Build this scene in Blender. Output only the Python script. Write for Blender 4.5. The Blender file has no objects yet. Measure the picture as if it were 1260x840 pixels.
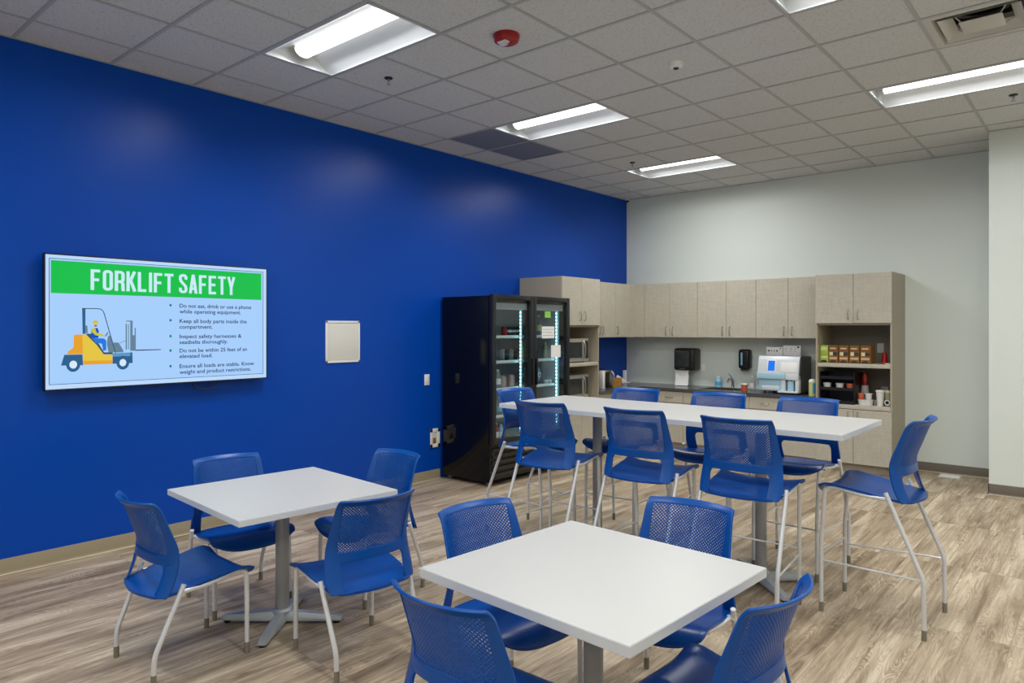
import bpy, bmesh, math, random
from mathutils import Vector, Matrix, Euler
random.seed(7)
R = math.radians
SC = bpy.context.scene
COL = SC.collection

# ------------------------------------------------------------------ camera
f_px, yaw, hor = 860.93, 0.7088, 404.19
cam_d = bpy.data.cameras.new('camera'); cam = bpy.data.objects.new('camera', cam_d); COL.objects.link(cam)
cam.location = (5.6177, 0.0, 1.640)
cam.rotation_euler = (R(90), 0, yaw)
cam_d.sensor_width = 36.0; cam_d.lens = 36.0 * f_px / 1260.0
cam_d.shift_y = -(420 - hor) / 1260.0
cam_d.clip_start = 0.02
SC.camera = cam
# ------------------------------------------------------------------ world / exposure
SC.view_settings.view_transform = 'Standard'; SC.view_settings.look = 'None'
SC.view_settings.gamma = 1.0; SC.view_settings.use_curve_mapping = False
SC.view_settings.exposure = 0.17
w = bpy.data.worlds.new('world'); SC.world = w; w.use_nodes = True
w.node_tree.nodes['Background'].inputs[0].default_value = (0.6, 0.65, 0.7, 1)
w.node_tree.nodes['Background'].inputs[1].default_value = 0.3
LENS_STRENGTH = 2.6        # the ceiling lamps' lenses
LAMP_WATTS = 27.0          # each ceiling lamp
LED_STRENGTH = 9.0         # the strips inside the drinks fridge

H = 3.592; D = 9.238; FRONT = -4.102; RIGHT = 9.563
GX = .4194; GY = 1.3837; T = .6096
STEP_X = 4.69; STEP_Y = 8.36

# ------------------------------------------------------------------ materials
def srgb(*c):
    return tuple(((v/255)/12.92 if v/255 <= .04045 else ((v/255+.055)/1.055)**2.4) for v in c) + (1,)
MATS = {}
def mat(name, color, rough=.5, metal=0, spec=.5, emit=None, strength=0, coat=0, trans=0, ior=None, bump=None):
    m = bpy.data.materials.new(name); m.use_nodes = True; nt = m.node_tree
    b = nt.nodes['Principled BSDF']
    b.inputs['Base Color'].default_value = color if len(color) == 4 else color + (1,)
    b.inputs['Roughness'].default_value = rough; b.inputs['Metallic'].default_value = metal
    b.inputs['Specular IOR Level'].default_value = spec
    b.inputs['Coat Weight'].default_value = coat
    b.inputs['Transmission Weight'].default_value = trans
    if ior: b.inputs['IOR'].default_value = ior
    if emit:
        b.inputs['Emission Color'].default_value = emit; b.inputs['Emission Strength'].default_value = strength
    if bump:
        scale, s, dist = bump
        n = nt.nodes.new('ShaderNodeTexNoise'); n.inputs['Scale'].default_value = scale; n.inputs['Detail'].default_value = 3
        tc = nt.nodes.new('ShaderNodeTexCoord'); nt.links.new(tc.outputs['Object'], n.inputs['Vector'])
        bp = nt.nodes.new('ShaderNodeBump'); bp.inputs['Strength'].default_value = s; bp.inputs['Distance'].default_value = dist
        nt.links.new(n.outputs['Fac'], bp.inputs['Height']); nt.links.new(bp.outputs['Normal'], b.inputs['Normal'])
    MATS[name] = m
    return m

M_BLUEWALL = mat('blue_wall_paint', (0.0002, 0.062, 0.43), .33, spec=.22, bump=(70, .06, .002))
M_GREYWALL = mat('grey_wall_paint', (.74, .80, .75), .6, bump=(90, .05, .002))
M_BASE = mat('taupe_vinyl_base', srgb(150, 138, 112), .45)
M_BASEDK = mat('dark_taupe_vinyl_base', srgb(104, 94, 80), .45)
M_TOEGLINT = mat('cream_toe_highlight', srgb(215, 205, 180), .5)  # pale colour stands in for the highlight along the base toe
M_SHELLB = mat('blue_chair_plastic', (.0008, .068, .32), .33, spec=.32, bump=(400, .04, .0005))
M_SEATB = mat('blue_seat_plastic', (.0008, .058, .29), .28, spec=.34, bump=(400, .04, .0005))
M_TUBE = mat('silver_painted_tube', (.70, .71, .72), .32, metal=.25)
M_CAP = mat('taupe_foot_cap', srgb(128, 120, 104), .5)
M_TOP = mat('white_laminate', (.53, .535, .52), .36)
M_EDGE = mat('white_edge_band', (.64, .67, .70), .4)
M_COLUMN = mat('grey_metal_column', (.33, .335, .34), .4, metal=.3)
M_FOOTM = mat('silver_cast_foot', (.46, .49, .505), .4, metal=.35)
M_BLACK = mat('black_plastic', (.008, .008, .009), .35)
M_FRIDGE = mat('black_gloss_enamel', (.004, .0045, .007), .11, spec=.32)
M_DOORFR = mat('black_door_frame', (.012, .013, .015), .28)
M_GRILL = mat('black_grille', (.02, .018, .015), .4)
M_LINER = mat('pale_grey_liner', (.55, .56, .60), .4)
M_WHITE = mat('white_plastic', (.86, .87, .86), .45)
M_OFFW = mat('off_white_panel', (.74, .73, .68), .5)
M_CHROME = mat('brushed_steel', (.42, .42, .41), .28, metal=1)
M_STEEL = mat('microwave_steel', (.56, .54, .49), .33, metal=.8)
M_DKGLASS = mat('dark_glass', (.03, .035, .035), .08, spec=.7)
M_COUNTER = mat('charcoal_worktop', (.075, .08, .08), .22, bump=(150, .05, .001))
M_REFLECT = mat('white_reflector', (.60, .63, .65), .5)
M_LENS = mat('lit_lamp_lens', (1, 1, 1), .4, emit=(1, .985, .94, 1), strength=LENS_STRENGTH)
M_LED = mat('lit_led_dots', (1, 1, 1), .4, emit=(.35, .85, 1, 1), strength=LED_STRENGTH)
M_LEDBASE = mat('led_strip_back', (.5, .8, .85), .4, emit=(.08, .50, .66, 1), strength=.6)
M_TBAR = mat('ceiling_t_bar', (.42, .435, .44), .5)  # toned darker than the tiles to stand in for the grid's shadow lines
M_RETURN = mat('grey_return_grille', (.19, .21, .25), .6, bump=(400, .3, .003))
M_RED = mat('red_plastic', (.33, .004, .006), .3)
M_REDCUP = mat('red_cup_plastic', (.50, .035, .02), .4)
M_TERRA = mat('coral_cup', (.62, .13, .06), .5)
M_PAPER = mat('white_paper', (.88, .88, .86), .7)
M_FOAM = mat('white_foam', (.76, .75, .70), .6)
M_INK = mat('dark_ink', (.03, .03, .04), .6)
M_STICKY = mat('green_sticky_paper', (.28, .72, .10), .6)
M_CREAMP = mat('cream_print', (.72, .66, .40), .6)
M_CARTON = mat('brown_gold_carton', (.17, .075, .018), .5)
M_GOLD = mat('gold_print', (.27, .135, .018), .5)
M_ORANGEP = mat('peach_print', (.70, .42, .24), .5)
M_LIME = mat('lime_carton', (.42, .55, .06), .5)
M_LIMELT = mat('pale_lime_print', (.68, .78, .35), .5)
M_MBLUE = mat('pale_blue_panel', (.42, .66, .80), .35)
M_MWHITE = mat('machine_white', (.72, .76, .80), .3)
M_MDARK = mat('machine_dark_side', (.03, .032, .036), .4)
M_SCRBLUE = mat('lit_blue_display', (.0, .1, .5), .2, emit=(.01, .14, .62, 1), strength=.7)
M_WOODB = mat('honey_wood', (.50, .24, .04), .5, bump=(60, .2, .002))
M_CLEAR = mat('clear_plastic', (.85, .92, .95), .08, trans=.85, ior=1.2)
M_BLUELBL = mat('blue_label', (.10, .42, .75), .5)
M_CYANB = mat('blue_bottle', (.30, .62, .80), .3)
M_GREENB = mat('pale_green_bottle', (.50, .68, .38), .35)
M_PINK = mat('pinkish_cup', (.55, .36, .33), .5)
M_OLIVE = mat('olive_canister', (.30, .32, .20), .4)
M_YELLOW = mat('yellow_label', (.72, .68, .25), .5)
M_DBLUE = mat('deep_blue_print', (.01, .05, .40), .4)
M_VENT = mat('vent_white', (.56, .56, .53), .5)
M_BEIGE = mat('beige_plate', (.86, .85, .80), .5)

def emis(name, c, s=1.0):
    m = bpy.data.materials.new(name); m.use_nodes = True
    nt = m.node_tree; b = nt.nodes['Principled BSDF']
    b.inputs['Base Color'].default_value = (.01, .01, .01, 1); b.inputs['Roughness'].default_value = .25
    b.inputs['Specular IOR Level'].default_value = .2
    b.inputs['Emission Color'].default_value = c; b.inputs['Emission Strength'].default_value = s*.88
    return m
S_BG = emis('screen_pale_blue', srgb(166, 206, 252))
S_EDGE = emis('screen_white', srgb(186, 217, 252))
S_GREEN = emis('screen_green', srgb(0, 190, 72))
S_TITLE = emis('screen_title', srgb(200, 234, 248))
S_NAVY = emis('screen_navy', srgb(22, 46, 92))
S_YEL = emis('screen_yellow', srgb(228, 196, 62)); S_ORG = emis('screen_orange', srgb(232, 160, 36))
S_STEELB = emis('screen_steel_blue', srgb(34, 92, 140)); S_LSTEEL = emis('screen_light_steel', srgb(88, 150, 200))
S_GREY = emis('screen_grey', srgb(98, 128, 150)); S_DTEAL = emis('screen_dark_teal', srgb(46, 82, 104))
S_BLUE = emis('screen_blue', srgb(20, 118, 222)); S_DBLUE = emis('screen_dark_blue', srgb(14, 70, 190))
S_SKIN = emis('screen_skin', srgb(232, 170, 150)); S_LIMEY = emis('screen_lime', srgb(196, 196, 50)); S_DOT = emis('screen_dot', srgb(14, 130, 120))
S_HUB = emis('screen_hub', srgb(214, 232, 250))

def glass_mat():
    m = bpy.data.materials.new('door_glass'); m.use_nodes = True; nt = m.node_tree; nt.nodes.clear()
    o = nt.nodes.new('ShaderNodeOutputMaterial'); mx = nt.nodes.new('ShaderNodeMixShader')
    t = nt.nodes.new('ShaderNodeBsdfTransparent'); t.inputs[0].default_value = (.88, .93, .94, 1)
    g = nt.nodes.new('ShaderNodeBsdfGlossy'); g.inputs['Roughness'].default_value = .03
    lw = nt.nodes.new('ShaderNodeLayerWeight'); lw.inputs[0].default_value = .5
    pw = nt.nodes.new('ShaderNodeMath'); pw.operation = 'POWER'; pw.inputs[1].default_value = 4.0; nt.links.new(lw.outputs['Facing'], pw.inputs[0])
    fr = nt.nodes.new('ShaderNodeMath'); fr.operation = 'MULTIPLY_ADD'; fr.inputs[1].default_value = .5; fr.inputs[2].default_value = .045; nt.links.new(pw.outputs[0], fr.inputs[0])
    nt.links.new(fr.outputs[0], mx.inputs[0]); nt.links.new(t.outputs[0], mx.inputs[1]); nt.links.new(g.outputs[0], mx.inputs[2])
    nt.links.new(mx.outputs[0], o.inputs[0]); return m
M_GLASS = glass_mat()

def N(nt, t, **kw):
    n = nt.nodes.new(t)
    for k, v in kw.items():
        if k in n.inputs: n.inputs[k].default_value = v
        else: setattr(n, k, v)
    return n

def floor_mat():
    m = bpy.data.materials.new('grey_oak_vinyl_plank'); m.use_nodes = True; nt = m.node_tree; L = nt.links.new
    b = nt.nodes['Principled BSDF']
    tc = N(nt, 'ShaderNodeTexCoord'); sx = N(nt, 'ShaderNodeSeparateXYZ'); L(tc.outputs['Object'], sx.inputs[0])
    cb = N(nt, 'ShaderNodeCombineXYZ'); L(sx.outputs['Y'], cb.inputs['X']); L(sx.outputs['X'], cb.inputs['Y'])
    def brick(c1, c2, mc):
        br = N(nt, 'ShaderNodeTexBrick'); br.offset = .37; br.offset_frequency = 1
        br.inputs['Scale'].default_value = 1; br.inputs['Brick Width'].default_value = 1.22; br.inputs['Row Height'].default_value = .18
        br.inputs['Mortar Size'].default_value = .0012; br.inputs['Mortar Smooth'].default_value = .2; br.inputs['Bias'].default_value = 0
        br.inputs['Color1'].default_value = c1; br.inputs['Color2'].default_value = c2; br.inputs['Mortar'].default_value = mc
        L(cb.outputs[0], br.inputs['Vector']); return br
    br = brick((0, 0, 0, 1), (1, 1, 1, 1), (.3, .3, .3, 1))
    # every plank gets its own piece of grain
    sc = N(nt, 'ShaderNodeVectorMath', operation='MULTIPLY'); sc.inputs[1].default_value = (9.0, 1.25, 1.0); L(tc.outputs['Object'], sc.inputs[0])
    of = N(nt, 'ShaderNodeVectorMath', operation='SCALE'); of.inputs['Scale'].default_value = 37.0; L(br.outputs['Color'], of.inputs[0])
    ad = N(nt, 'ShaderNodeVectorMath', operation='ADD'); L(sc.outputs[0], ad.inputs[0]); L(of.outputs[0], ad.inputs[1])
    n1 = N(nt, 'ShaderNodeTexNoise'); n1.inputs['Scale'].default_value = .9; n1.inputs['Detail'].default_value = 5; n1.inputs['Roughness'].default_value = .55; n1.inputs['Distortion'].default_value = .6
    L(ad.outputs[0], n1.inputs['Vector'])
    # contour lines of a smooth field read as cathedral grain
    mu = N(nt, 'ShaderNodeMath', operation='MULTIPLY'); mu.inputs[1].default_value = 95.0; L(n1.outputs['Fac'], mu.inputs[0])
    n0 = N(nt, 'ShaderNodeTexNoise'); n0.inputs['Scale'].default_value = .75; n0.inputs['Detail'].default_value = 1.5; n0.inputs['Distortion'].default_value = 1.6
    L(ad.outputs[0], n0.inputs['Vector'])
    mu.inputs[1].default_value = 150.0; L(n0.outputs['Fac'], mu.inputs[0])
    sn = N(nt, 'ShaderNodeMath', operation='SINE'); L(mu.outputs[0], sn.inputs[0])
    sc2 = N(nt, 'ShaderNodeVectorMath', operation='MULTIPLY'); sc2.inputs[1].default_value = (60.0, 2.6, 1.0); L(tc.outputs['Object'], sc2.inputs[0])
    n2 = N(nt, 'ShaderNodeTexNoise'); n2.inputs['Scale'].default_value = 1; n2.inputs['Detail'].default_value = 4; n2.inputs['Roughness'].default_value = .6; n2.inputs['Distortion'].default_value = .3
    ad2 = N(nt, 'ShaderNodeVectorMath', operation='ADD'); L(sc2.outputs[0], ad2.inputs[0]); L(of.outputs[0], ad2.inputs[1]); L(ad2.outputs[0], n2.inputs['Vector'])
    # combine
    a = N(nt, 'ShaderNodeMath', operation='MULTIPLY'); L(sn.outputs[0], a.inputs[0])
    n3 = N(nt, 'ShaderNodeTexNoise'); n3.inputs['Scale'].default_value = 1.3; n3.inputs['Detail'].default_value = 2; L(ad.outputs[0], n3.inputs['Vector'])
    mk = N(nt, 'ShaderNodeMapRange'); mk.inputs['From Min'].default_value = .42; mk.inputs['From Max'].default_value = .66; mk.inputs['To Min'].default_value = .02; mk.inputs['To Max'].default_value = .10
    L(n3.outputs['Fac'], mk.inputs['Value']); L(mk.outputs[0], a.inputs[1])
    c = N(nt, 'ShaderNodeMath', operation='MULTIPLY_ADD'); c.inputs[1].default_value = 1.0; L(n1.outputs['Fac'], c.inputs[0]); L(a.outputs[0], c.inputs[2])
    d = N(nt, 'ShaderNodeMath', operation='MULTIPLY_ADD'); d.inputs[1].default_value = .55; L(n2.outputs['Fac'], d.inputs[0]); L(c.outputs[0], d.inputs[2])
    e = N(nt, 'ShaderNodeMath', operation='MULTIPLY_ADD'); e.inputs[1].default_value = .07; L(br.outputs['Color'], e.inputs[0]); L(d.outputs[0], e.inputs[2])
    rp = N(nt, 'ShaderNodeValToRGB'); r = rp.color_ramp
    r.elements[0].position = .62; r.elements[0].color = srgb(110, 92, 71)
    r.elements[1].position = 1.42 / 1.0 if False else .999; r.elements[1].color = srgb(214, 199, 174)
    mr = N(nt, 'ShaderNodeMapRange'); mr.inputs['From Min'].default_value = .54; mr.inputs['From Max'].default_value = 1.07
    L(e.outputs[0], mr.inputs['Value'])
    r.elements[0].position = 0.0
    q = r.elements.new(.38); q.color = srgb(156, 138, 114)
    q = r.elements.new(.66); q.color = srgb(183, 166, 141)
    L(mr.outputs[0], rp.inputs[0])
    mxm = N(nt, 'ShaderNodeMix', data_type='RGBA'); L(br.outputs['Fac'], mxm.inputs[0]); L(rp.outputs[0], mxm.inputs[6]); mxm.inputs[7].default_value = srgb(132, 115, 92)
    L(mxm.outputs[2], b.inputs['Base Color'])
    b.inputs['Roughness'].default_value = .42; b.inputs['Specular IOR Level'].default_value = .35
    bp = N(nt, 'ShaderNodeBump'); bp.inputs['Strength'].default_value = .12; bp.inputs['Distance'].default_value = .002
    L(d.outputs[0], bp.inputs['Height']); L(bp.outputs[0], b.inputs['Normal'])
    return m
M_FLOOR = floor_mat()

def ceil_mat():
    m = bpy.data.materials.new('fissured_ceiling_tile'); m.use_nodes = True; nt = m.node_tree; L = nt.links.new
    b = nt.nodes['Principled BSDF']; b.inputs['Roughness'].default_value = .9; b.inputs['Specular IOR Level'].default_value = .1
    tc = N(nt, 'ShaderNodeTexCoord')
    n = N(nt, 'ShaderNodeTexNoise'); n.inputs['Scale'].default_value = 55; n.inputs['Detail'].default_value = 4; n.inputs['Roughness'].default_value = .6
    v = N(nt, 'ShaderNodeVectorMath', operation='MULTIPLY'); v.inputs[1].default_value = (1, 1.7, 1); L(tc.outputs['Object'], v.inputs[0]); L(v.outputs[0], n.inputs['Vector'])
    rp = N(nt, 'ShaderNodeValToRGB'); rp.color_ramp.elements[0].position = .34; rp.color_ramp.elements[0].color = (.46, .475, .48, 1)
    rp.color_ramp.elements[1].position = .46; rp.color_ramp.elements[1].color = (.64, .66, .665, 1)
    L(n.outputs['Fac'], rp.inputs[0]); L(rp.outputs[0], b.inputs['Base Color'])
    bp = N(nt, 'ShaderNodeBump'); bp.inputs['Strength'].default_value = .5; bp.inputs['Distance'].default_value = .003
    L(n.outputs['Fac'], bp.inputs['Height']); L(bp.outputs[0], b.inputs['Normal']); return m
M_CEIL = ceil_mat()

def linen_mat():
    m = bpy.data.materials.new('taupe_linen_laminate'); m.use_nodes = True; nt = m.node_tree; L = nt.links.new
    b = nt.nodes['Principled BSDF']; b.inputs['Roughness'].default_value = .5
    tc = N(nt, 'ShaderNodeTexCoord'); outs = []
    for s in ((10, 10, 150), (150, 150, 9)):
        v = N(nt, 'ShaderNodeVectorMath', operation='MULTIPLY'); v.inputs[1].default_value = s; L(tc.outputs['Object'], v.inputs[0])
        n = N(nt, 'ShaderNodeTexNoise'); n.inputs['Scale'].default_value = 1; n.inputs['Detail'].default_value = 3; L(v.outputs[0], n.inputs['Vector']); outs.append(n)
    a = N(nt, 'ShaderNodeMath', operation='ADD'); L(outs[0].outputs['Fac'], a.inputs[0]); L(outs[1].outputs['Fac'], a.inputs[1])
    rp = N(nt, 'ShaderNodeValToRGB'); mr = N(nt, 'ShaderNodeMapRange'); mr.inputs['From Min'].default_value = .7; mr.inputs['From Max'].default_value = 1.3
    L(a.outputs[0], mr.inputs['Value']); L(mr.outputs[0], rp.inputs[0])
    rp.color_ramp.elements[0].color = srgb(180, 174, 158); rp.color_ramp.elements[1].color = srgb(200, 194, 179)
    L(rp.outputs[0], b.inputs['Base Color']); return m
M_LINEN = linen_mat()
M_CARC = mat('taupe_cabinet_side', srgb(174, 164, 144), .5)
M_CARCIN = mat('taupe_cabinet_inside', srgb(142, 134, 118), .55)

# ------------------------------------------------------------------ mesh helpers
class MB:
    def __init__(self): self.bm = bmesh.new()
    def box(self, x0, x1, y0, y1, z0, z1, bev=0, seg=2, M=None):
        bm = self.bm
        vs = [bm.verts.new(p) for p in ((x0, y0, z0), (x1, y0, z0), (x1, y1, z0), (x0, y1, z0), (x0, y0, z1), (x1, y0, z1), (x1, y1, z1), (x0, y1, z1))]
        fs = [bm.faces.new([vs[i] for i in q]) for q in ((0, 3, 2, 1), (4, 5, 6, 7), (0, 1, 5, 4), (1, 2, 6, 5), (2, 3, 7, 6), (3, 0, 4, 7))]
        if bev:
            es = list({e for f in fs for e in f.edges})
            r = bmesh.ops.bevel(bm, geom=es, offset=bev, segments=seg, affect='EDGES', profile=.5)
            vs = [v for v in r['verts']] + [v for v in vs if v.is_valid]
        if M: bmesh.ops.transform(bm, matrix=M, verts=list({v for v in vs if v.is_valid}))
        return self
    def lathe(self, prof, c=(0, 0, 0), n=20, M=None, sx=1, sy=1):
        bm = self.bm; rings = []; new = []
        for r, z in prof:
            if r < 1e-5: ring = [bm.verts.new((c[0], c[1], c[2]+z))]
            else: ring = [bm.verts.new((c[0]+sx*r*math.cos(2*math.pi*k/n), c[1]+sy*r*math.sin(2*math.pi*k/n), c[2]+z)) for k in range(n)]
            rings.append(ring); new += ring
        for a, b in zip(rings, rings[1:]):
            for k in range(n):
                k2 = (k+1) % n
                if len(a) == 1 and len(b) == 1: continue
                if len(a) == 1: bm.faces.new((a[0], b[k], b[k2]))
                elif len(b) == 1: bm.faces.new((a[k2], a[k], b[0]))
                else: bm.faces.new((a[k], b[k], b[k2], a[k2]))
        if M: bmesh.ops.transform(bm, matrix=M, verts=new)
        return self
    def cyl(self, p0, p1, r, n=14, r2=None):
        return self.tube([p0, p1], r, n, r2=r2)
    def tube(self, pts, r, n=12, fil=0, r2=None, sx=1, fseg=5):
        P = [Vector(p) for p in pts]
        if fil:
            Q = [P[0]]
            for i in range(1, len(P)-1):
                a, b, c = P[i-1], P[i], P[i+1]
                d = min(fil, (a-b).length*.48, (c-b).length*.48)
                s, e = b+(a-b).normalized()*d, b+(c-b).normalized()*d
                for k in range(fseg+1):
                    t = k/fseg; Q.append(s*(1-t)**2 + b*2*t*(1-t) + e*t*t)
            Q.append(P[-1]); P = Q
        bm = self.bm; rings = []
        up = None
        for i, p in enumerate(P):
            if i == 0: t = (P[1]-p)
            elif i == len(P)-1: t = p-P[i-1]
            else: t = (P[i+1]-p).normalized()+(p-P[i-1]).normalized()
            t.normalize()
            if up is None:
                up = Vector((0, 0, 1)) if abs(t.z) < .9 else Vector((0, 1, 0))
            u = t.cross(up).normalized(); v = u.cross(t).normalized(); up = v
            rr = r if r2 is None else r+(r2-r)*i/(len(P)-1)
            rings.append([bm.verts.new(p+u*rr*math.cos(2*math.pi*k/n)*sx+v*rr*math.sin(2*math.pi*k/n)) for k in range(n)])
        for a, b in zip(rings, rings[1:]):
            for k in range(n): bm.faces.new((a[k], a[(k+1) % n], b[(k+1) % n], b[k]))
        bm.faces.new(rings[0][::-1]); bm.faces.new(rings[-1])
        return self
    def prism(self, poly, a0, a1, axis='z', bev=0):
        """extrude a polygon; axis names the extrusion axis: z -> (x,y), x -> (y,z), y -> (x,z)"""
        bm = self.bm
        def P(p, a):
            return {'z': (p[0], p[1], a), 'x': (a, p[0], p[1]), 'y': (p[0], a, p[1])}[axis]
        A = [bm.verts.new(P(p, a0)) for p in poly]; B = [bm.verts.new(P(p, a1)) for p in poly]; n = len(poly)
        fs = [bm.faces.new(A), bm.faces.new(B[::-1])]
        for k in range(n): fs.append(bm.faces.new((A[k], B[k], B[(k+1) % n], A[(k+1) % n])))
        if bev:
            es = list({e for f in fs for e in f.edges})
            bmesh.ops.bevel(bm, geom=es, offset=bev, segments=2, affect='EDGES', profile=.5)
        return self
    def flat(self, pts):
        self.bm.faces.new([self.bm.verts.new(p) for p in pts]); return self
    def build(self, name, m, parent=None, loc=None, smooth=True, ang=35, kind=None):
        bm = self.bm; bmesh.ops.recalc_face_normals(bm, faces=bm.faces[:])
        me = bpy.data.meshes.new(name); bm.to_mesh(me); bm.free()
        o = bpy.data.objects.new(name, me); COL.objects.link(o)
        org = Vector((0, 0, 0))
        if parent is not None:
            p = parent
            while p is not None: org = org + Vector(p.location); p = p.parent
            o.parent = parent
        elif loc is not None:
            org = Vector(loc); o.location = org
        if org.length > 0: me.transform(Matrix.Translation(-org))
        me.materials.append(m)
        if smooth:
            me.shade_smooth(); me.set_sharp_from_angle(angle=R(ang))
        if kind: o['kind'] = kind
        return o

def tag(o, label, cat, group=None):
    o['label'] = label; o['category'] = cat
    if group: o['group'] = group
    return o
def thing(name, label, cat, loc=(0, 0, 0), group=None):
    o = bpy.data.objects.new(name, None); COL.objects.link(o); o.location = loc; o.empty_display_size = .1
    return tag(o, label, cat, group)
def copy_tree(root, loc, rotz, label, group=None):
    r = root.copy(); COL.objects.link(r); r.location = loc; r.rotation_euler = (0, 0, rotz); r['label'] = label
    if group: r['group'] = group
    for ch in list(root.children):
        c = ch.copy(); COL.objects.link(c); c.parent = r
        for g in list(ch.children):
            d = g.copy(); COL.objects.link(d); d.parent = c
    return r
def interp(tab, x):
    if x <= tab[0][0]: return tab[0][1]
    if x >= tab[-1][0]: return tab[-1][1]
    for i in range(len(tab)-1):
        if tab[i][0] <= x <= tab[i+1][0]:
            x0, y0 = tab[i]; x1, y1 = tab[i+1]
            m0 = (tab[i+1][1]-tab[i-1][1])/(tab[i+1][0]-tab[i-1][0]) if i > 0 else (y1-y0)/(x1-x0)
            m1 = (tab[i+2][1]-tab[i][1])/(tab[i+2][0]-tab[i][0]) if i+2 < len(tab) else (y1-y0)/(x1-x0)
            h = x1-x0; t = (x-x0)/h
            return (2*t**3-3*t**2+1)*y0+(t**3-2*t**2+t)*h*m0+(-2*t**3+3*t**2)*y1+(t**3-t**2)*h*m1
    return tab[-1][1]

# ------------------------------------------------------------------ room shell
MB().box(-.1, RIGHT+.1, FRONT-.1, D+.1, -.1, 0).build('floor', M_FLOOR, kind='structure', smooth=False)
MB().box(-.12, 0, FRONT-.1, D+.12, 0, H+.15).build('wall_left', M_BLUEWALL, kind='structure', smooth=False)
MB().box(0, STEP_X, D, D+.12, 0, H+.15).build('wall_back', M_GREYWALL, kind='structure', smooth=False)
MB().box(STEP_X, RIGHT, STEP_Y, D+.12, 0, H-.001).build('wall_back_right', M_GREYWALL, kind='structure', smooth=False)
MB().box(RIGHT, RIGHT+.12, FRONT-.1, D+.12, 0, H+.15).build('wall_right', M_GREYWALL, kind='structure', smooth=False)
MB().box(0, RIGHT, FRONT-.12, FRONT, 0, H+.15).build('wall_front', M_GREYWALL, kind='structure', smooth=False)

def baseboard(name, p0, p1, nrm, m, mt='toe'):
    # vinyl cove base: thin upright strip with a small curved toe
    p0 = Vector(p0); p1 = Vector(p1); n = Vector(nrm)
    prof = [(0, 0), (.016, 0), (.013, .004), (.008, .010), (.006, .018), (.006, .100), (.004, .103), (0, .103)]
    mb = MB(); A = [mb.bm.verts.new(tuple(p0+n*a)+(b,)) for a, b in prof] if False else None
    A = [mb.bm.verts.new((p0.x+n.x*a, p0.y+n.y*a, b)) for a, b in prof]; B = [mb.bm.verts.new((p1.x+n.x*a, p1.y+n.y*a, b)) for a, b in prof]
    k = len(prof)
    for i in range(k): mb.bm.faces.new((A[i], A[(i+1) % k], B[(i+1) % k], B[i]))
    mb.bm.faces.new(A); mb.bm.faces.new(B[::-1])
    mb.build(name, m, kind='structure')
baseboard('baseboard_left', (0, FRONT), (0, 5.33), (1, 0), M_BASE)
baseboard('baseboard_back', (3.80, D), (STEP_X, D), (0, -1), M_BASEDK)
baseboard('baseboard_back_right', (STEP_X-.006, STEP_Y), (RIGHT, STEP_Y), (0, -1), M_BASEDK)
baseboard('baseboard_step', (STEP_X, STEP_Y-.006), (STEP_X, D), (-1, 0), M_BASEDK)
baseboard('baseboard_right', (RIGHT, FRONT), (RIGHT, STEP_Y), (-1, 0), M_BASEDK)
baseboard('baseboard_front', (0, FRONT), (RIGHT, FRONT), (0, 1), M_BASEDK)
# highlight at the foot of the base, modelled as pale painted strips
MB().box(.016, .026, FRONT, 5.33, 0, .006, .002).build('toe_highlight_1', M_TOEGLINT, kind='structure')
MB().box(3.80, STEP_X-.02, D-.026, D-.016, 0, .006, .002).build('toe_highlight_2', M_TOEGLINT, kind='structure')
MB().box(STEP_X, RIGHT-.02, STEP_Y-.028, STEP_Y-.018, 0, .006, .002).build('toe_highlight_3', M_TOEGLINT, kind='structure')

# ceiling: tiles, with cells left open for lamps, grilles and the diffuser
LAMPS = [(i, 1) for i in (-6, -2, 2, 6, 10)] + [(i, 6) for i in (-8, -4, 0, 4, 8)] + [(i, 11) for i in (-6, -2, 2, 6, 10)]
GRILLES = [(6, 0), (7, 0)]
DIFF = (6, 7)
skip = {(i, j) for i, j in LAMPS} | {(i, j+1) for i, j in LAMPS} | set(GRILLES) | {DIFF}
gx = lambda j: GX+j*T
gy = lambda i: GY+i*T
mb = MB()
for i in range(-9, 13):
    for j in range(-1, 15):
        if (i, j) in skip: continue
        x0, x1 = max(0, gx(j)), min(RIGHT, gx(j+1)); y0, y1 = max(FRONT, gy(i)), min(D, gy(i+1))
        mb.box(x0+.001, x1-.001, y0+.001, y1-.001, H+.004, H+.02)
mb.build('ceiling', M_CEIL, kind='structure', smooth=False)
mb = MB(); b = .012
holes = {(i, j+1) for i, j in LAMPS}      # no bar across the middle of a lamp
for j in range(0, 15):
    i0 = -9; x = gx(j)
    segs = []; s = FRONT
    for i in range(-9, 13):
        if (i, j) in holes:
            segs.append((s, gy(i)-.0)); s = gy(i+1)
    segs.append((s, D))
    for a, c in segs:
        if c-a > .02: mb.box(x-b, x+b, a, c, H-.001, H+.012)
for i in range(-8, 13): mb.box(0, RIGHT, gy(i)-b, gy(i)+b, H-.0015, H+.012)
mb.box(0, .022, FRONT, D, H-.001, H+.012); mb.box(0, STEP_X, D-.022, D, H-.001, H+.012); mb.box(STEP_X, RIGHT, STEP_Y-.022, STEP_Y, H-.0012, H+.012)
mb.build('ceiling_grid', M_TBAR, kind='structure', smooth=False)
MB().box(-.12, RIGHT+.12, FRONT-.12, D+.12, H+.35, H+.40).build('ceiling_deck', M_CARCIN, kind='structure', smooth=False)

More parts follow.
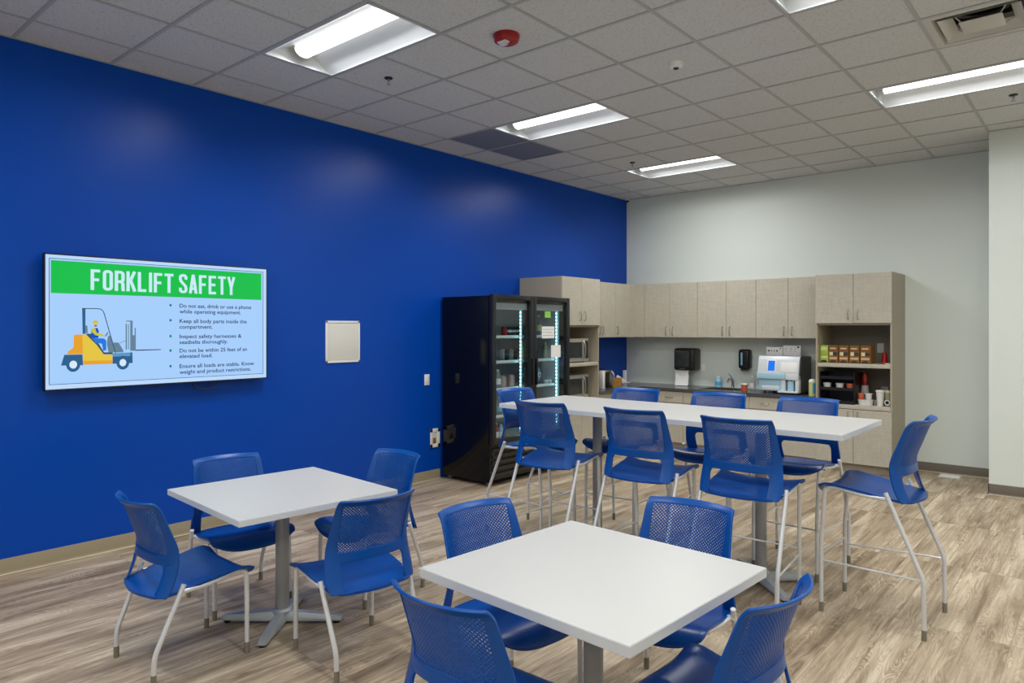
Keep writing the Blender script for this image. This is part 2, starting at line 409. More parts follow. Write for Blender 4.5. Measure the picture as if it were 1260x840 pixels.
# ------------------------------------------------------------------ ceiling lamps
def make_lamp(i, j, label):
    x0, x1, y0, y1 = gx(j)+b, gx(j+2)-b, gy(i)+b, gy(i+1)-b
    ym = (y0+y1)/2; xm = (x0+x1)/2
    t = thing('ceiling_light', label, 'ceiling light', (xm, ym, H), 'recessed ceiling lights')
    up = .105
    prof = [(y0, H+.001), (y0+.012, H+.001), (y0+.025, H+.010), (y0+.13, H+.070), (ym-.09, H+up), (ym+.09, H+up), (y1-.13, H+.070), (y1-.025, H+.010), (y1-.012, H+.001), (y1, H+.001)]
    mb = MB()
    for (a, c) in zip(prof, prof[1:]):
        mb.flat([(x0, a[0], a[1]), (x1, a[0], a[1]), (x1, c[0], c[1]), (x0, c[0], c[1])])
    for x in (x0+.002, x1-.002):
        mb.bm.faces.new([mb.bm.verts.new((x, p[0], p[1])) for p in prof])
    mb.build('reflector', M_REFLECT, t, smooth=False)
    mb = MB()
    for a in (0, 1):
        xa = x0 if a == 0 else x1-.014
        mb.box(xa, xa+.014, y0, y1, H-.002, H+.004, .001)
        ya = y0 if a == 0 else y1-.014
        mb.box(x0, x1, ya, ya+.014, H-.002, H+.004, .001)
    mb.build('trim_frame', M_REFLECT, t)
    mb = MB(); n = 10; w = .070; h0 = H+.092
    pr = [(ym+w*math.cos(math.pi*k/n+math.pi), h0+.050*math.sin(math.pi*k/n+math.pi)) for k in range(n+1)]
    mb.prism(pr, x0+.065, x1-.012, 'x')
    mb.build('lens', M_LENS, t)
    for sg in (-1, 1):          # the two flanks of the half-round lens
        al = bpy.data.lights.new('lamp_light', 'AREA'); al.shape = 'RECTANGLE'; al.size = x1-x0-.09; al.size_y = .085; al.energy = LAMP_WATTS/2; al.color = (1, .995, .985); al.spread = R(148)
        ao = bpy.data.objects.new('lamp_light', al); COL.objects.link(ao); ao.parent = t
        ao.location = (.026, sg*.044, .030); ao.rotation_euler = (sg*R(22), 0, 0)
    mb = MB()
    pr2 = [(ym+(w+.004)*math.cos(math.pi*k/n+math.pi), h0+.054*math.sin(math.pi*k/n+math.pi)) for k in range(n+1)]+[(ym+w, H+up), (ym-w, H+up)]
    mb.prism(pr2, x0+.058, x0+.064, 'x')
    mb.build('lens_end_cap', M_TUBE, t)
    return t
LL = {(2, 1): 'lit recessed ceiling light nearest the camera above the television side',
      (6, 1): 'lit recessed ceiling light beside the two dark grey ceiling tiles',
      (10, 1): 'lit recessed ceiling light farthest back, near the corner above the cabinets',
      (4, 6): 'lit recessed ceiling light cut off by the top edge of the photo',
      (8, 6): 'lit recessed ceiling light below the square air diffuser at right'}
for (i, j) in LAMPS:
    make_lamp(i, j, LL.get((i, j), 'lit recessed ceiling light over the part of the room outside the photo'))

for k, (i, j) in enumerate(GRILLES):
    x0, x1, y0, y1 = gx(j)+b, gx(j+1)-b, gy(i)+b, gy(i+1)-b
    t = thing('return_grille', 'dark grey perforated return air tile touching the end of the lit ceiling light' if k == 0 else 'dark grey perforated return air tile, the farther of the two toward the back corner', 'air grille', ((x0+x1)/2, (y0+y1)/2, H), 'dark grey ceiling tiles')
    MB().box(x0, x1, y0, y1, H+.003, H+.012).build('perforated_face', M_RETURN, t)
    mb = MB()
    for a in ((x0, x0+.012, y0, y1), (x1-.012, x1, y0, y1), (x0, x1, y0, y0+.012), (x0, x1, y1-.012, y1)): mb.box(*a, H+.0, H+.006)
    mb.build('rim', mat('return_rim%d' % k, (.2, .21, .23), .5) if k == 0 else MATS['return_rim0'], t)

# square air diffuser
x0, x1, y0, y1 = gx(DIFF[1])+b, gx(DIFF[1]+1)-b, gy(DIFF[0])+b, gy(DIFF[0]+1)-b
xm, ym = (x0+x1)/2, (y0+y1)/2
t = thing('air_diffuser', 'square white stepped air diffuser in the ceiling at top right', 'air vent', (xm, ym, H))
def sq_ring(mb, h0, z0, h1, z1):
    a = [(xm+sx*h0, ym+sy*h0, z0) for sx, sy in ((-1, -1), (1, -1), (1, 1), (-1, 1))]
    c = [(xm+sx*h1, ym+sy*h1, z1) for sx, sy in ((-1, -1), (1, -1), (1, 1), (-1, 1))]
    A = [mb.bm.verts.new(p) for p in a]; B = [mb.bm.verts.new(p) for p in c]
    for k in range(4): mb.bm.faces.new((A[k], A[(k+1) % 4], B[(k+1) % 4], B[k]))
hw = (x1-x0)/2
mb = MB(); sq_ring(mb, hw, H, hw-.045, H-.002); sq_ring(mb, hw-.045, H-.002, hw-.095, H+.10); mb.build('outer_frame', M_VENT, t, smooth=False)
mb = MB(); sq_ring(mb, hw-.075, H-.006, hw-.079, H-.002); sq_ring(mb, hw-.075, H-.006, hw-.135, H+.05); sq_ring(mb, hw-.079, H-.002, hw-.139, H+.052); mb.build('middle_louver', M_VENT, t, smooth=False)
MB().box(xm-.115, xm+.115, ym-.115, ym+.115, H-.010, H-.004, .002).build('centre_plate', M_VENT, t)
mb = MB(); mb.lathe([(.0, .26), (.15, .26), (.15, .11), (.17, .10)], (xm, ym, H), 28); mb.box(x0, x1, y0, y1, H+.27, H+.28); mb.build('duct_throat', M_BLACK, t)
mb = MB()
for sx, sy in ((-1, -1), (1, -1), (1, 1), (-1, 1)): mb.cyl((xm+sx*.10, ym+sy*.10, H-.004), (xm+sx*.20, ym+sy*.20, H+.09), .004, 6)
mb.build('stay', M_VENT, t)

def sprinkler(x, y, label):
    t = thing('sprinkler_head', label, 'sprinkler', (x, y, H), 'ceiling sprinklers')
    MB().lathe([(0, .006), (.032, .006), (.034, .001), (.028, -.006), (.012, -.008), (0, -.008)], (x, y, H), 20).build('escutcheon', M_BLACK, t)
    mb = MB(); mb.cyl((x, y, H-.006), (x, y, H-.030), .007, 8); mb.cyl((x-.012, y, H-.02), (x-.006, y, H-.045), .002, 6); mb.cyl((x+.012, y, H-.02), (x+.006, y, H-.045), .002, 6)
    mb.lathe([(0, -.045), (.016, -.046), (.017, -.049), (0, -.049)], (x, y, H), 14); mb.build('nozzle', M_COLUMN, t)
sprinkler(gx(1.5), gy(3.5), 'black sprinkler head beside the nearest ceiling light')
sprinkler(gx(7.5), gy(9.5), 'black sprinkler head at the far right under the long light')
sprinkler(gx(1.5), gy(9.5), 'black sprinkler head beside the farthest ceiling light')
x, y = gx(3.5), gy(3.5)
t = thing('fire_alarm', 'round red fire alarm strobe on the ceiling tile', 'fire alarm', (x, y, H))
MB().lathe([(0, .004), (.088, .004), (.090, -.008), (.080, -.040), (.060, -.052), (0, -.054)], (x, y, H), 30).build('alarm_body', M_RED, t)
mb = MB(); mb.box(x-.028, x+.034, y-.052, y-.018, H-.078, H-.05, .006); mb.build('strobe_lens', M_CLEAR, t)
mb = MB(); mb.box(x-.034, x+.04, y-.058, y-.012, H-.058, H-.05, .003); mb.build('strobe_bezel', M_WHITE, t)
x, y = 3.18, 4.70
t = thing('occupancy_sensor', 'small white dome sensor with a dark eye on the ceiling', 'sensor', (x, y, H))
MB().lathe([(0, .004), (.055, .004), (.056, -.006), (.046, -.026), (.024, -.034), (0, -.034)], (x, y, H), 26).build('housing', M_WHITE, t)
MB().lathe([(0, -.030), (.022, -.032), (.018, -.042), (0, -.046)], (x, y, H), 18).build('eye', M_BLACK, t)
t = thing('corner_camera', 'tiny black corner camera where both walls meet the ceiling', 'camera', (.045, D-.05, H))
MB().box(.02, .07, D-.08, D-.02, H-.012, H-.001, .003).build('mount', M_WHITE, t)
MB().lathe([(0, -.012), (.022, -.012), (.022, -.030), (.010, -.042), (0, -.043)], (.045, D-.05, H), 14).build('dome', M_BLACK, t)

# ------------------------------------------------------------------ television
XT = .09
tv = thing('television', 'wall television showing a green and blue FORKLIFT SAFETY slide', 'television', (0, 2.375, 1.68))
MB().box(.045, XT-.004, 1.545, 3.204, 1.212, 2.158, .004).build('housing', M_BLACK, tv)
MB().box(.0005, .05, 2.1, 2.65, 1.48, 1.9, .004).build('wall_bracket', M_BLACK, tv)
mb = MB()
for a in ((1.545, 3.204, 2.149, 2.158), (1.545, 3.204, 1.212, 1.222), (1.545, 1.553, 1.212, 2.158), (3.196, 3.204, 1.212, 2.158)):
    mb.box(XT-.006, XT+.002, a[0], a[1], a[2], a[3], .001)
mb.build('bezel', M_DOORFR, tv)
MB().tube([(.06, 2.57, 1.22), (.06, 2.59, 1.165), (.055, 2.68, 1.150), (.06, 2.76, 1.165), (.06, 2.78, 1.22)], .006, 8, fil=.03).build('cable', M_BLACK, tv)
scr = MB().box(XT-.004, XT-.001, 1.553, 3.196, 1.222, 2.149).build('screen', S_EDGE, tv, smooth=False)
def sp(name, polys, m, d):
    mb = MB()
    for p in polys:
        if len(p) < 3: continue
        mb.flat([(XT+d, a, c) for a, c in p])
    return mb.build(name, m, scr, smooth=False)
def stroke2(pts, w, closed=False):
    """a flat ribbon of even width along a 2-D path, as quads with mitred joins"""
    n = len(pts); out = []; L_ = []; R_ = []
    for i in range(n):
        p = Vector(pts[i])
        a = Vector(pts[i-1]) if (i > 0 or closed) else None
        c = Vector(pts[(i+1) % n]) if (i < n-1 or closed) else None
        d1 = (p-a).normalized() if a is not None else None; d2 = (c-p).normalized() if c is not None else None
        if d1 is None: d1 = d2
        if d2 is None: d2 = d1
        n1 = Vector((-d1.y, d1.x)); n2 = Vector((-d2.y, d2.x)); m_ = (n1+n2)
        m_ = m_.normalized() if m_.length > 1e-6 else n1
        k = w/2/max(.5, m_.dot(n1))
        L_.append(p+m_*k); R_.append(p-m_*k)
    for i in range(n if closed else n-1):
        j = (i+1) % n; out.append([tuple(L_[i]), tuple(L_[j]), tuple(R_[j]), tuple(R_[i])])
    return out
def ell(cy, cz, ry, rz, n=28, a0=0, a1=360):
    return [(cy+ry*math.cos(R(a0+(a1-a0)*k/n)), cz+rz*math.sin(R(a0+(a1-a0)*k/n))) for k in range(n+(0 if a1-a0 == 360 else 1))]
e = .0004
sp('slide_background', [[(1.575, 1.255), (3.166, 1.255), (3.166, 2.124), (1.575, 2.124)]], S_BG, 0*e)
sp('slide_border', stroke2([(1.575, 1.255), (3.166, 1.255), (3.166, 2.124), (1.575, 2.124)], .0035, True), S_NAVY, 1*e)
sp('header_band', [[(1.585, 1.885), (3.15, 1.885), (3.15, 2.111), (1.585, 2.111)]], S_GREEN, 1*e)
# condensed bold capitals
def glyph(ch, W=.40, t=.135):
    h = t/2; a, c = h, W-h; r = .11
    def arc(cx, cy, a0, a1, n=5): return [(cx+(r-.0)*math.cos(R(a0+(a1-a0)*k/n)), cy+r*math.sin(R(a0+(a1-a0)*k/n))) for k in range(n+1)]
    if ch == 'F': return [[(a, 0), (a, 1)], [(a, 1-h), (W-.03, 1-h)], [(a, .50), (W-.07, .50)]]
    if ch == 'E': return [[(a, 0), (a, 1)], [(a, 1-h), (W-.03, 1-h)], [(a, .51), (W-.06, .51)], [(a, h), (W-.03, h)]]
    if ch == 'L': return [[(a, 0), (a, 1)], [(a, h), (W-.04, h)]]
    if ch == 'I': return [[(h, 0), (h, 1)]]
    if ch == 'T': return [[(W/2, 0), (W/2, 1)], [(0, 1-h), (W, 1-h)]]
    if ch == 'K': return [[(a, 0), (a, 1)], [(a+.05, .42), (W-h+.01, 1.0)], [(a+.09, .60), (W-h+.02, 0)]]
    if ch == 'A': return [[(h-.01, 0), (W/2, 1)], [(W-h+.01, 0), (W/2, 1)], [(.12, .26), (W-.12, .26)]]
    if ch == 'Y': return [[(W/2, 0), (W/2, .45)], [(W/2, .40), (h-.01, 1)], [(W/2, .40), (W-h+.01, 1)]]
    if ch == 'O':
        p = arc(c-r, 1-h-r, 0, 90)+arc(a+r, 1-h-r, 90, 180)+arc(a+r, h+r, 180, 270)+arc(c-r, h+r, 270, 360)
        return [p+['closed']]
    if ch == 'R':
        return [[(a, 0), (a, 1)], [(a, 1-h)]+arc(c-r, 1-h-r, 90, 0)+arc(c-r, .44+r+.02, 0, -90)+[(a, .46)], [(c-.06, .46), (c-.005, .36), (c, .12), (c+.02, 0)]]
    if ch == 'S':
        return [[(c, .72)]+arc(c-r, 1-h-r, 0, 90)+arc(a+r, 1-h-r, 90, 180)+[(a, .74), (a+.03, .62), (W/2, .50), (c-.03, .38), (c, .26)]+arc(c-r, h+r, 0, -90)+arc(a+r, h+r, 270, 180)+[(a, .28)]]
    return []
def title(s, y0, y1, z0, z1):
    adv = {'I': .135}; gap = .075; tot = sum(adv.get(c, .40) for c in s)+gap*(len(s)-1)
    kx = (y1-y0)/tot; kz = z1-z0; x = 0; out = []
    for ch in s:
        for st in glyph(ch):
            cl = st[-1] == 'closed'; pts = st[:-1] if cl else st
            for q in stroke2(pts, .135, cl): out.append([(y0+(x+p[0])*kx, z0+p[1]*kz) for p in q])
        x += adv.get(ch, .40)+gap
    return out
sp('title_text', title('FORKLIFT', 1.831, 2.411, 1.916, 2.064)+title('SAFETY', 2.453, 2.913, 1.918, 2.067), S_TITLE, 2*e)
def text_part(body, y0, y1, z, cap, m, parent, x, name='slide_text'):
    cu = bpy.data.curves.new('t', 'FONT'); cu.body = body; cu.size = 1; cu.resolution_u = 3; cu.offset = .014
    o = bpy.data.objects.new('t', cu); COL.objects.link(o); bpy.context.view_layer.update()
    me = bpy.data.meshes.new_from_object(o.evaluated_get(bpy.context.evaluated_depsgraph_get()))
    xs = [v.co.x for v in me.vertices]; k = (y1-y0)/(max(xs)-min(xs)); xm_ = min(xs)
    kz = cap/.73
    for v in me.vertices: v.co = Vector((x, y0+(v.co.x-xm_)*k, z+v.co.y*kz))
    bpy.data.objects.remove(o); me.materials.clear(); me.materials.append(m)
    ob = bpy.data.objects.new(name, me); COL.objects.link(ob); ob.parent = parent
    p = parent; org = Vector()
    while p is not None: org += Vector(p.location); p = p.parent
    me.transform(Matrix.Translation(-org)); return ob
rows = [('Do not eat, drink or use a phone', 1.805, 3.057), ('while operating equipment.', 1.760, 2.964), ('Keep all body parts inside the', 1.685, 3.016), ('compartment.', 1.640, 2.722), ('Inspect safety harnesses &', 1.565, 2.970), ('seatbelts thoroughly.', 1.520, 2.850), ('Do not be within 25 feet of an', 1.454, 3.018), ('elevated load.', 1.410, 2.721), ('Ensure all loads are stable. Know', 1.332, 3.083), ('weight and product restrictions.', 1.286, 3.054)]
for s_, z_, y_ in rows: text_part(s_, 2.458, y_, z_, .031, S_NAVY, scr, XT+2*e)
sp('bullet_dots', [ell(2.389, z_, .0095, .0105, 14) for z_ in (1.821, 1.705, 1.582, 1.471, 1.35)], S_DOT, 2*e)
# the truck drawing
sp('truck_rear_cover', [[(1.725, 1.597), (1.779, 1.599), (1.781, 1.459), (1.683, 1.460), (1.687, 1.479), (1.723, 1.507)]], S_ORG, 2*e)
sp('truck_body', [[(1.778, 1.599), (1.798, 1.599), (1.836, 1.570), (1.870, 1.531), (1.916, 1.454), (1.975, 1.452), (1.975, 1.384), (1.783, 1.386)]], S_YEL, 3*e)
sp('truck_stripe', [[(1.783, 1.412), (1.975, 1.409), (1.975, 1.384), (1.783, 1.385)]], S_ORG, 4*e)
sp('truck_fenders', [[(1.666, 1.458), (1.779, 1.457), (1.783, 1.382), (1.646, 1.384)], [(1.975, 1.460), (2.111, 1.464), (2.113, 1.385), (1.976, 1.384)]], S_STEELB, 2.5*e)
sp('truck_fender_light', [[(1.975, 1.460), (2.096, 1.463), (2.098, 1.437), (1.975, 1.436)]], S_LSTEEL, 3*e)
sp('truck_post', [[(1.777, 1.781), (1.798, 1.782), (1.798, 1.604), (1.780, 1.602)]], S_STEELB, 2*e)
sp('truck_guard', stroke2([(1.777, 1.783), (1.884, 1.783), (1.900, 1.778), (1.911, 1.768), (1.919, 1.750), (1.996, 1.459)], .006), S_DTEAL, 4*e)
sp('truck_chassis', [[(1.798, 1.604), (1.836, 1.604), (1.884, 1.531), (1.919, 1.469), (1.976, 1.467), (1.976, 1.453), (1.916, 1.455), (1.870, 1.524), (1.829, 1.568)]], S_DTEAL, 3.5*e)
sp('truck_seat', [[(1.796, 1.662), (1.810, 1.662), (1.813, 1.608), (1.796, 1.608)]], S_GREY, 3*e)
sp('truck_console', [[(1.944, 1.584), (1.962, 1.592), (1.990, 1.467), (1.948, 1.468), (1.937, 1.530)], [(1.980, 1.539), (2.016, 1.538), (2.048, 1.481), (2.048, 1.466), (1.990, 1.467)]], S_GREY, 3*e)
sp('truck_mast', [[(2.064, 1.676), (2.073, 1.676), (2.073, 1.485), (2.064, 1.485)], [(2.096, 1.700), (2.113, 1.700), (2.113, 1.476), (2.096, 1.476)], [(2.068, 1.699), (2.096, 1.700), (2.096, 1.692), (2.068, 1.691)], [(2.081, 1.673), (2.087, 1.673), (2.087, 1.488), (2.081, 1.488)], [(2.113, 1.591), (2.127, 1.591), (2.127, 1.476), (2.113, 1.476)], [(2.127, 1.646), (2.135, 1.646), (2.135, 1.475), (2.127, 1.475)]]+stroke2([(2.023, 1.533), (2.064, 1.552)], .004), S_GREY, 3.6*e)
sp('truck_fork', [[(2.135, 1.483), (2.316, 1.483), (2.316, 1.477), (2.135, 1.475)]], S_NAVY, 3*e)
sp('truck_tyres', [ell(1.721, 1.388, .044, .051), ell(2.045, 1.390, .044, .051)], S_STEELB, 4.4*e)
sp('truck_hub', [ell(1.721, 1.388, .024, .028)], S_HUB, 5*e); sp('truck_hub', [ell(2.045, 1.390, .023, .027)], S_HUB, 5*e)
sp('driver_legs', [[(1.836, 1.574), (1.919, 1.569), (1.933, 1.553), (1.933, 1.484), (1.912, 1.481), (1.905, 1.531), (1.863, 1.539)]], S_BLUE, 4*e)
sp('driver_vest', [[(1.836, 1.634), (1.874, 1.646), (1.884, 1.623), (1.881, 1.573), (1.835, 1.574)]], S_DBLUE, 4.4*e)
sp('driver_sleeve', [[(1.836, 1.638), (1.857, 1.649), (1.870, 1.611), (1.919, 1.596), (1.916, 1.584), (1.863, 1.592), (1.839, 1.615)]], S_LIMEY, 4.8*e)
sp('driver_face', [ell(1.862, 1.672, .012, .017, 16), ell(1.918, 1.590, .006, .007, 10)], S_SKIN, 5*e)
sp('driver_helmet', [ell(1.861, 1.680, .018, .021, 16, 0, 180), [(1.861, 1.684), (1.882, 1.684), (1.882, 1.679), (1.861, 1.679)]], S_LIMEY, 5.4*e)
sp('driver_beard', [ell(1.863, 1.664, .010, .009, 12, 180, 360)], S_DTEAL, 5.6*e)
sp('steering_wheel', stroke2([(1.926, 1.584), (1.944, 1.615)], .005)+stroke2([(1.935, 1.600), (1.946, 1.590)], .003), S_NAVY, 5*e)

# ------------------------------------------------------------------ things on the blue wall
t = thing('access_panel', 'square white access panel on the blue wall right of the television', 'wall panel', (0, 4.048, 1.515))
mb = MB()
for a in ((3.851, 4.244, 1.694, 1.715), (3.851, 4.244, 1.315, 1.336), (3.851, 3.872, 1.315, 1.715), (4.223, 4.244, 1.315, 1.715)): mb.box(.0005, .013, a[0], a[1], a[2], a[3], .002)
mb.build('frame', M_WHITE, t)
MB().box(.0005, .008, 3.874, 4.221, 1.338, 1.692, .001).build('door_leaf', M_OFFW, t)
t = thing('light_switch', 'small white wall plate on the blue wall left of the black fridge', 'wall plate', (0, 5.136, 1.089))
MB().box(.0005, .007, 5.100, 5.172, 1.030, 1.148, .002).build('plate', M_WHITE, t)
MB().box(.006, .011, 5.120, 5.152, 1.055, 1.123, .002).build('rocker', M_WHITE, t)
t = thing('wall_box', 'low white recessed outlet box on the blue wall beside the fridge', 'outlet', (0, 5.255, .445))
mb = MB()
for a in ((5.185, 5.325, .512, .550), (5.185, 5.325, .345, .383), (5.185, 5.215, .345, .550), (5.295, 5.325, .345, .550)): mb.box(.0005, .009, a[0], a[1], a[2], a[3], .001)
mb.build('frame', M_WHITE, t)
MB().box(.0005, .003, 5.212, 5.298, .38, .515).build('recess', M_OFFW, t)
MB().box(.003, .012, 5.225, 5.262, .39, .45, .002).build('plug', M_GOLD, t)

def shell(bm, t, fixed=None):
    """give an open sheet an even thickness t along -normal (or the fixed vector)"""
    bm.normal_update(); fs = bm.faces[:]; mp = {}
    for v in bm.verts[:]: mp[v] = bm.verts.new(v.co+(Vector(fixed) if fixed else -v.normal*t))
    for f in fs: bm.faces.new([mp[v] for v in reversed(f.verts)])
    for e_ in [e_ for f in fs for e_ in f.edges if len([q for q in e_.link_faces]) == 1]:
        f = e_.link_faces[0]; vs = list(f.verts); i = vs.index(e_.verts[0])
        a, c = (e_.verts[0], e_.verts[1]) if vs[(i+1) % len(vs)] == e_.verts[1] else (e_.verts[1], e_.verts[0])
        bm.faces.new((c, a, mp[a], mp[c]))
    bm.normal_update()
def round_rim(bm, w):
    sharp = [e_ for e_ in bm.edges if len(e_.link_faces) == 2 and e_.calc_face_angle(0) > R(60)]
    bmesh.ops.bevel(bm, geom=sharp, offset=w, segments=2, affect='EDGES', profile=.5, clamp_overlap=True)

# ------------------------------------------------------------------ chairs and stools
HW = [(-.06, .228), (0, .233), (.10, .226), (.20, .215), (.30, .208), (.39, .204)]
YE = [(-.065, -.150), (-.03, -.132), (0, -.119), (.055, -.102), (.11, -.092), (.165, -.095), (.245, -.124), (.32, -.153), (.37, -.174), (.392, -.186)]
SAG = [(-.065, .050), (0, .055), (.1, .062), (.39, .066)]
def hwid(z):
    h = interp(HW, z)
    if z > .387: d_ = z-.387; r = .005; h -= r-math.sqrt(max(0, r*r-d_*d_))
    if z < -.038: d_ = -.038-z; r = .027; h -= (r-math.sqrt(max(0, r*r-d_*d_)))*.45
    return h
def back_y(x, z):
    s = min(1, abs(x)/interp(HW, z))
    lip = -.016*max(0, (z-.345)/.045)**2
    return interp(YE, z)-interp(SAG, z)*(1-s**interp([(0, 3.2), (.2, 2.9), (.39, 2.2)], z))+lip
def inset(z):
    base = interp([(-.06, .068), (0, .066), (.1, .055), (.2, .040), (.36, .026)], z)
    if z < .079:
        r = .028; d_ = max(0, r-(.079-z)); base += r-math.sqrt(max(0, r*r-d_*d_))
    if z < -.040: base = min(base, .068*(.35+.65*math.sqrt(max(0, 1-((-.040-z)/.023)**2))))
    return base
def chair_parts(root, hz, dy, ff, rf, knee):
    """hz seat height, dy shift of the shell, ff/rf = (x, y) of front/rear feet, knee height"""
    # --- back frame
    bm = bmesh.new()
    zr = [-.062, -.059, -.054, -.047, -.03, -.01, .01, .03, .051, .062, .07, .076, .079, .095, .112, .128, .15, .18, .21, .24, .27, .30, .33, .350, .366, .378, .387, .390, .392]
    NI = 14; grid = []
    for z in zr:
        h = hwid(z); i_ = min(inset(z), h-.02); xi = h-i_
        xs = [-h, -h+i_*.33, -h+i_*.67, -xi]+[-xi+2*xi*k/NI for k in range(1, NI)]+[xi, h-i_*.67, h-i_*.33, h]
        grid.append([bm.verts.new((x, back_y(x, z)+dy, z+hz)) for x in xs])
    nc = len(grid[0])
    for a in range(len(zr)-1):
        for k in range(nc-1):
            inner = 3 <= k < nc-4
            if inner and zr[a+1] <= .079+1e-6: continue
            if inner and zr[a] >= .128-1e-6 and zr[a+1] <= .366+1e-6: continue
            bm.faces.new((grid[a][k], grid[a][k+1], grid[a+1][k+1], grid[a+1][k]))
    bmesh.ops.delete(bm, geom=[v for v in bm.verts if not v.link_faces], context='VERTS')
    bmesh.ops.recalc_face_normals(bm, faces=bm.faces[:])
    for fc in bm.faces:
        if fc.normal.y < 0: fc.normal_flip()
    shell(bm, .011); round_rim(bm, .0022)
    mb = MB(); mb.bm.free(); mb.bm = bm
    fr = mb.build('back_frame', M_SHELLB, root, ang=50)
    # --- perforated panel (real holes)
    bm = bmesh.new(); P = .0145; nodes = {}
    y_off = None
    def node(i, j):
        if (i, j) not in nodes: nodes[(i, j)] = (i*P/2, .122+j*P/2)
        return nodes[(i, j)]
    vc = {}
    def vert(x, z):
        k = (round(x, 6), round(z, 6))
        if k not in vc: vc[k] = bm.verts.new((x, back_y(x, z)+dy, z+hz))
        return vc[k]
    jm = int(.250/(P/2))+1
    for j in range(0, jm+1):
        for i in range(-30, 31):
            if (i+j) % 2 == 0: continue
            cx_, cz_ = node(i, j)
            if cz_ > .372 or cz_ < .120: continue
            lim = hwid(cz_)-inset(cz_)+.010
            if abs(cx_) > lim: continue
            out = [(cx_, cz_+P/2), (cx_+P/2, cz_), (cx_, cz_-P/2), (cx_-P/2, cz_)]
            q = .57; inn = [(cx_+(x-cx_)*q, cz_+(z-cz_)*q) for x, z in out]
            O_ = [vert(*p) for p in out]; I_ = [vert(*p) for p in inn]
            for k in range(4): bm.faces.new((O_[k], O_[(k+1) % 4], I_[(k+1) % 4], I_[k]))
    bmesh.ops.recalc_face_normals(bm, faces=bm.faces[:])
    # make the sheet face backwards, then give it thickness inside the frame's own
    for fc in bm.faces:
        if fc.normal.y > 0: fc.normal_flip()
    bm.normal_update()
    for fc in bm.faces: fc.normal_flip()
    bm.normal_update(); bmesh.ops.translate(bm, verts=bm.verts[:], vec=(0, -.003, 0)); shell(bm, .0045)
    mb = MB(); mb.bm.free(); mb.bm = bm
    pn = mb.build('perforated_panel', M_SHELLB, root, smooth=False)
    # --- seat
    SW = [(-.205, .125), (-.200, .155), (-.185, .188), (-.16, .207), (-.11, .223), (-.05, .229), (.1, .236), (.2, .243), (.255, .246), (.275, .240)]
    SE = [(-.205, -.050), (-.15, -.047), (-.07, -.035), (.04, -.017), (.14, -.003), (.2, .007), (.24, .004), (.275, -.010)]
    SM = [(-.205, -.050), (-.17, -.047), (-.12, -.043), (-.05, -.040), (.05, -.030), (.14, -.014), (.19, -.012), (.23, -.022), (.258, -.042), (.275, -.066)]
    ys = [-.205, -.202, -.196, -.186, -.17, -.15, -.12, -.09, -.05, 0, .05, .10, .14, .17, .20, .22, .24, .255, .267, .275]
    bm = bmesh.new(); NX = 20; g = []
    for y in ys:
        row = []
        for k in range(NX+1):
            s = -1+2*k/NX; s = math.copysign(abs(s)**.9, s)
            x = s*interp(SW, y); mblend = abs(s)**3.0
            z = interp(SE, y)*mblend+interp(SM, y)*(1-mblend)
            yy = y+(.022*(1-s*s)*max(0, (y-.1)/.175))-(.020*(1-s*s)*max(0, (-.15-y)/.055) if y < -.15 else 0)
            row.append(bm.verts.new((x, yy+dy, z+hz)))
        g.append(row)
    for a in range(len(ys)-1):
        for k in range(NX): bm.faces.new((g[a][k], g[a][k+1], g[a+1][k+1], g[a+1][k]))
    bmesh.ops.recalc_face_normals(bm, faces=bm.faces[:])
    for fc in bm.faces:
        if fc.normal.z < 0: fc.normal_flip()
    bm.normal_update()
    shell(bm, .012, (0, 0, -.012)); round_rim(bm, .0018)
    mb = MB(); mb.bm.free(); mb.bm = bm
    mb.build('seat', M_SEATB, root, ang=50)
    # --- legs
    r = .0118; cap = .055
    for s in (-1, 1):
        fx, fy = ff; top = hz-.020
        mb = MB().tube([(s*fx, fy, .002), (s*fx, fy, hz*.55), (s*.216, .238+dy+.006, top-.006), (s*.216, .18+dy, top+.000), (s*.222, .05+dy, top-.022), (s*.226, -.085+dy, hz-.046)], r, 12, fil=.05)
        lg = mb.build('leg', M_TUBE, root)
        MB().cyl((s*fx, fy, 0), (s*fx, fy, cap), r+.0012).build('foot_cap', M_CAP, lg)
        rx, ry = rf
        mb = MB().tube([(s*.243, -.080+dy, hz-.006), (s*(rx+.002), ry+.002, knee), (s*rx, ry, .002)], r, 12, fil=.035)
        lg = mb.build('leg', M_TUBE, root)
        MB().cyl((s*rx, ry, 0), (s*rx, ry, cap), r+.0012).build('foot_cap', M_CAP, lg)
    mb = MB()
    mb.cyl((-.245, -.088+dy, hz-.052), (.245, -.088+dy, hz-.052), .008, 10)
    mb.cyl((-.217, .12+dy, hz-.046), (.217, .12+dy, hz-.046), .008, 10)
    mb.build('seat_frame', M_TUBE, root)

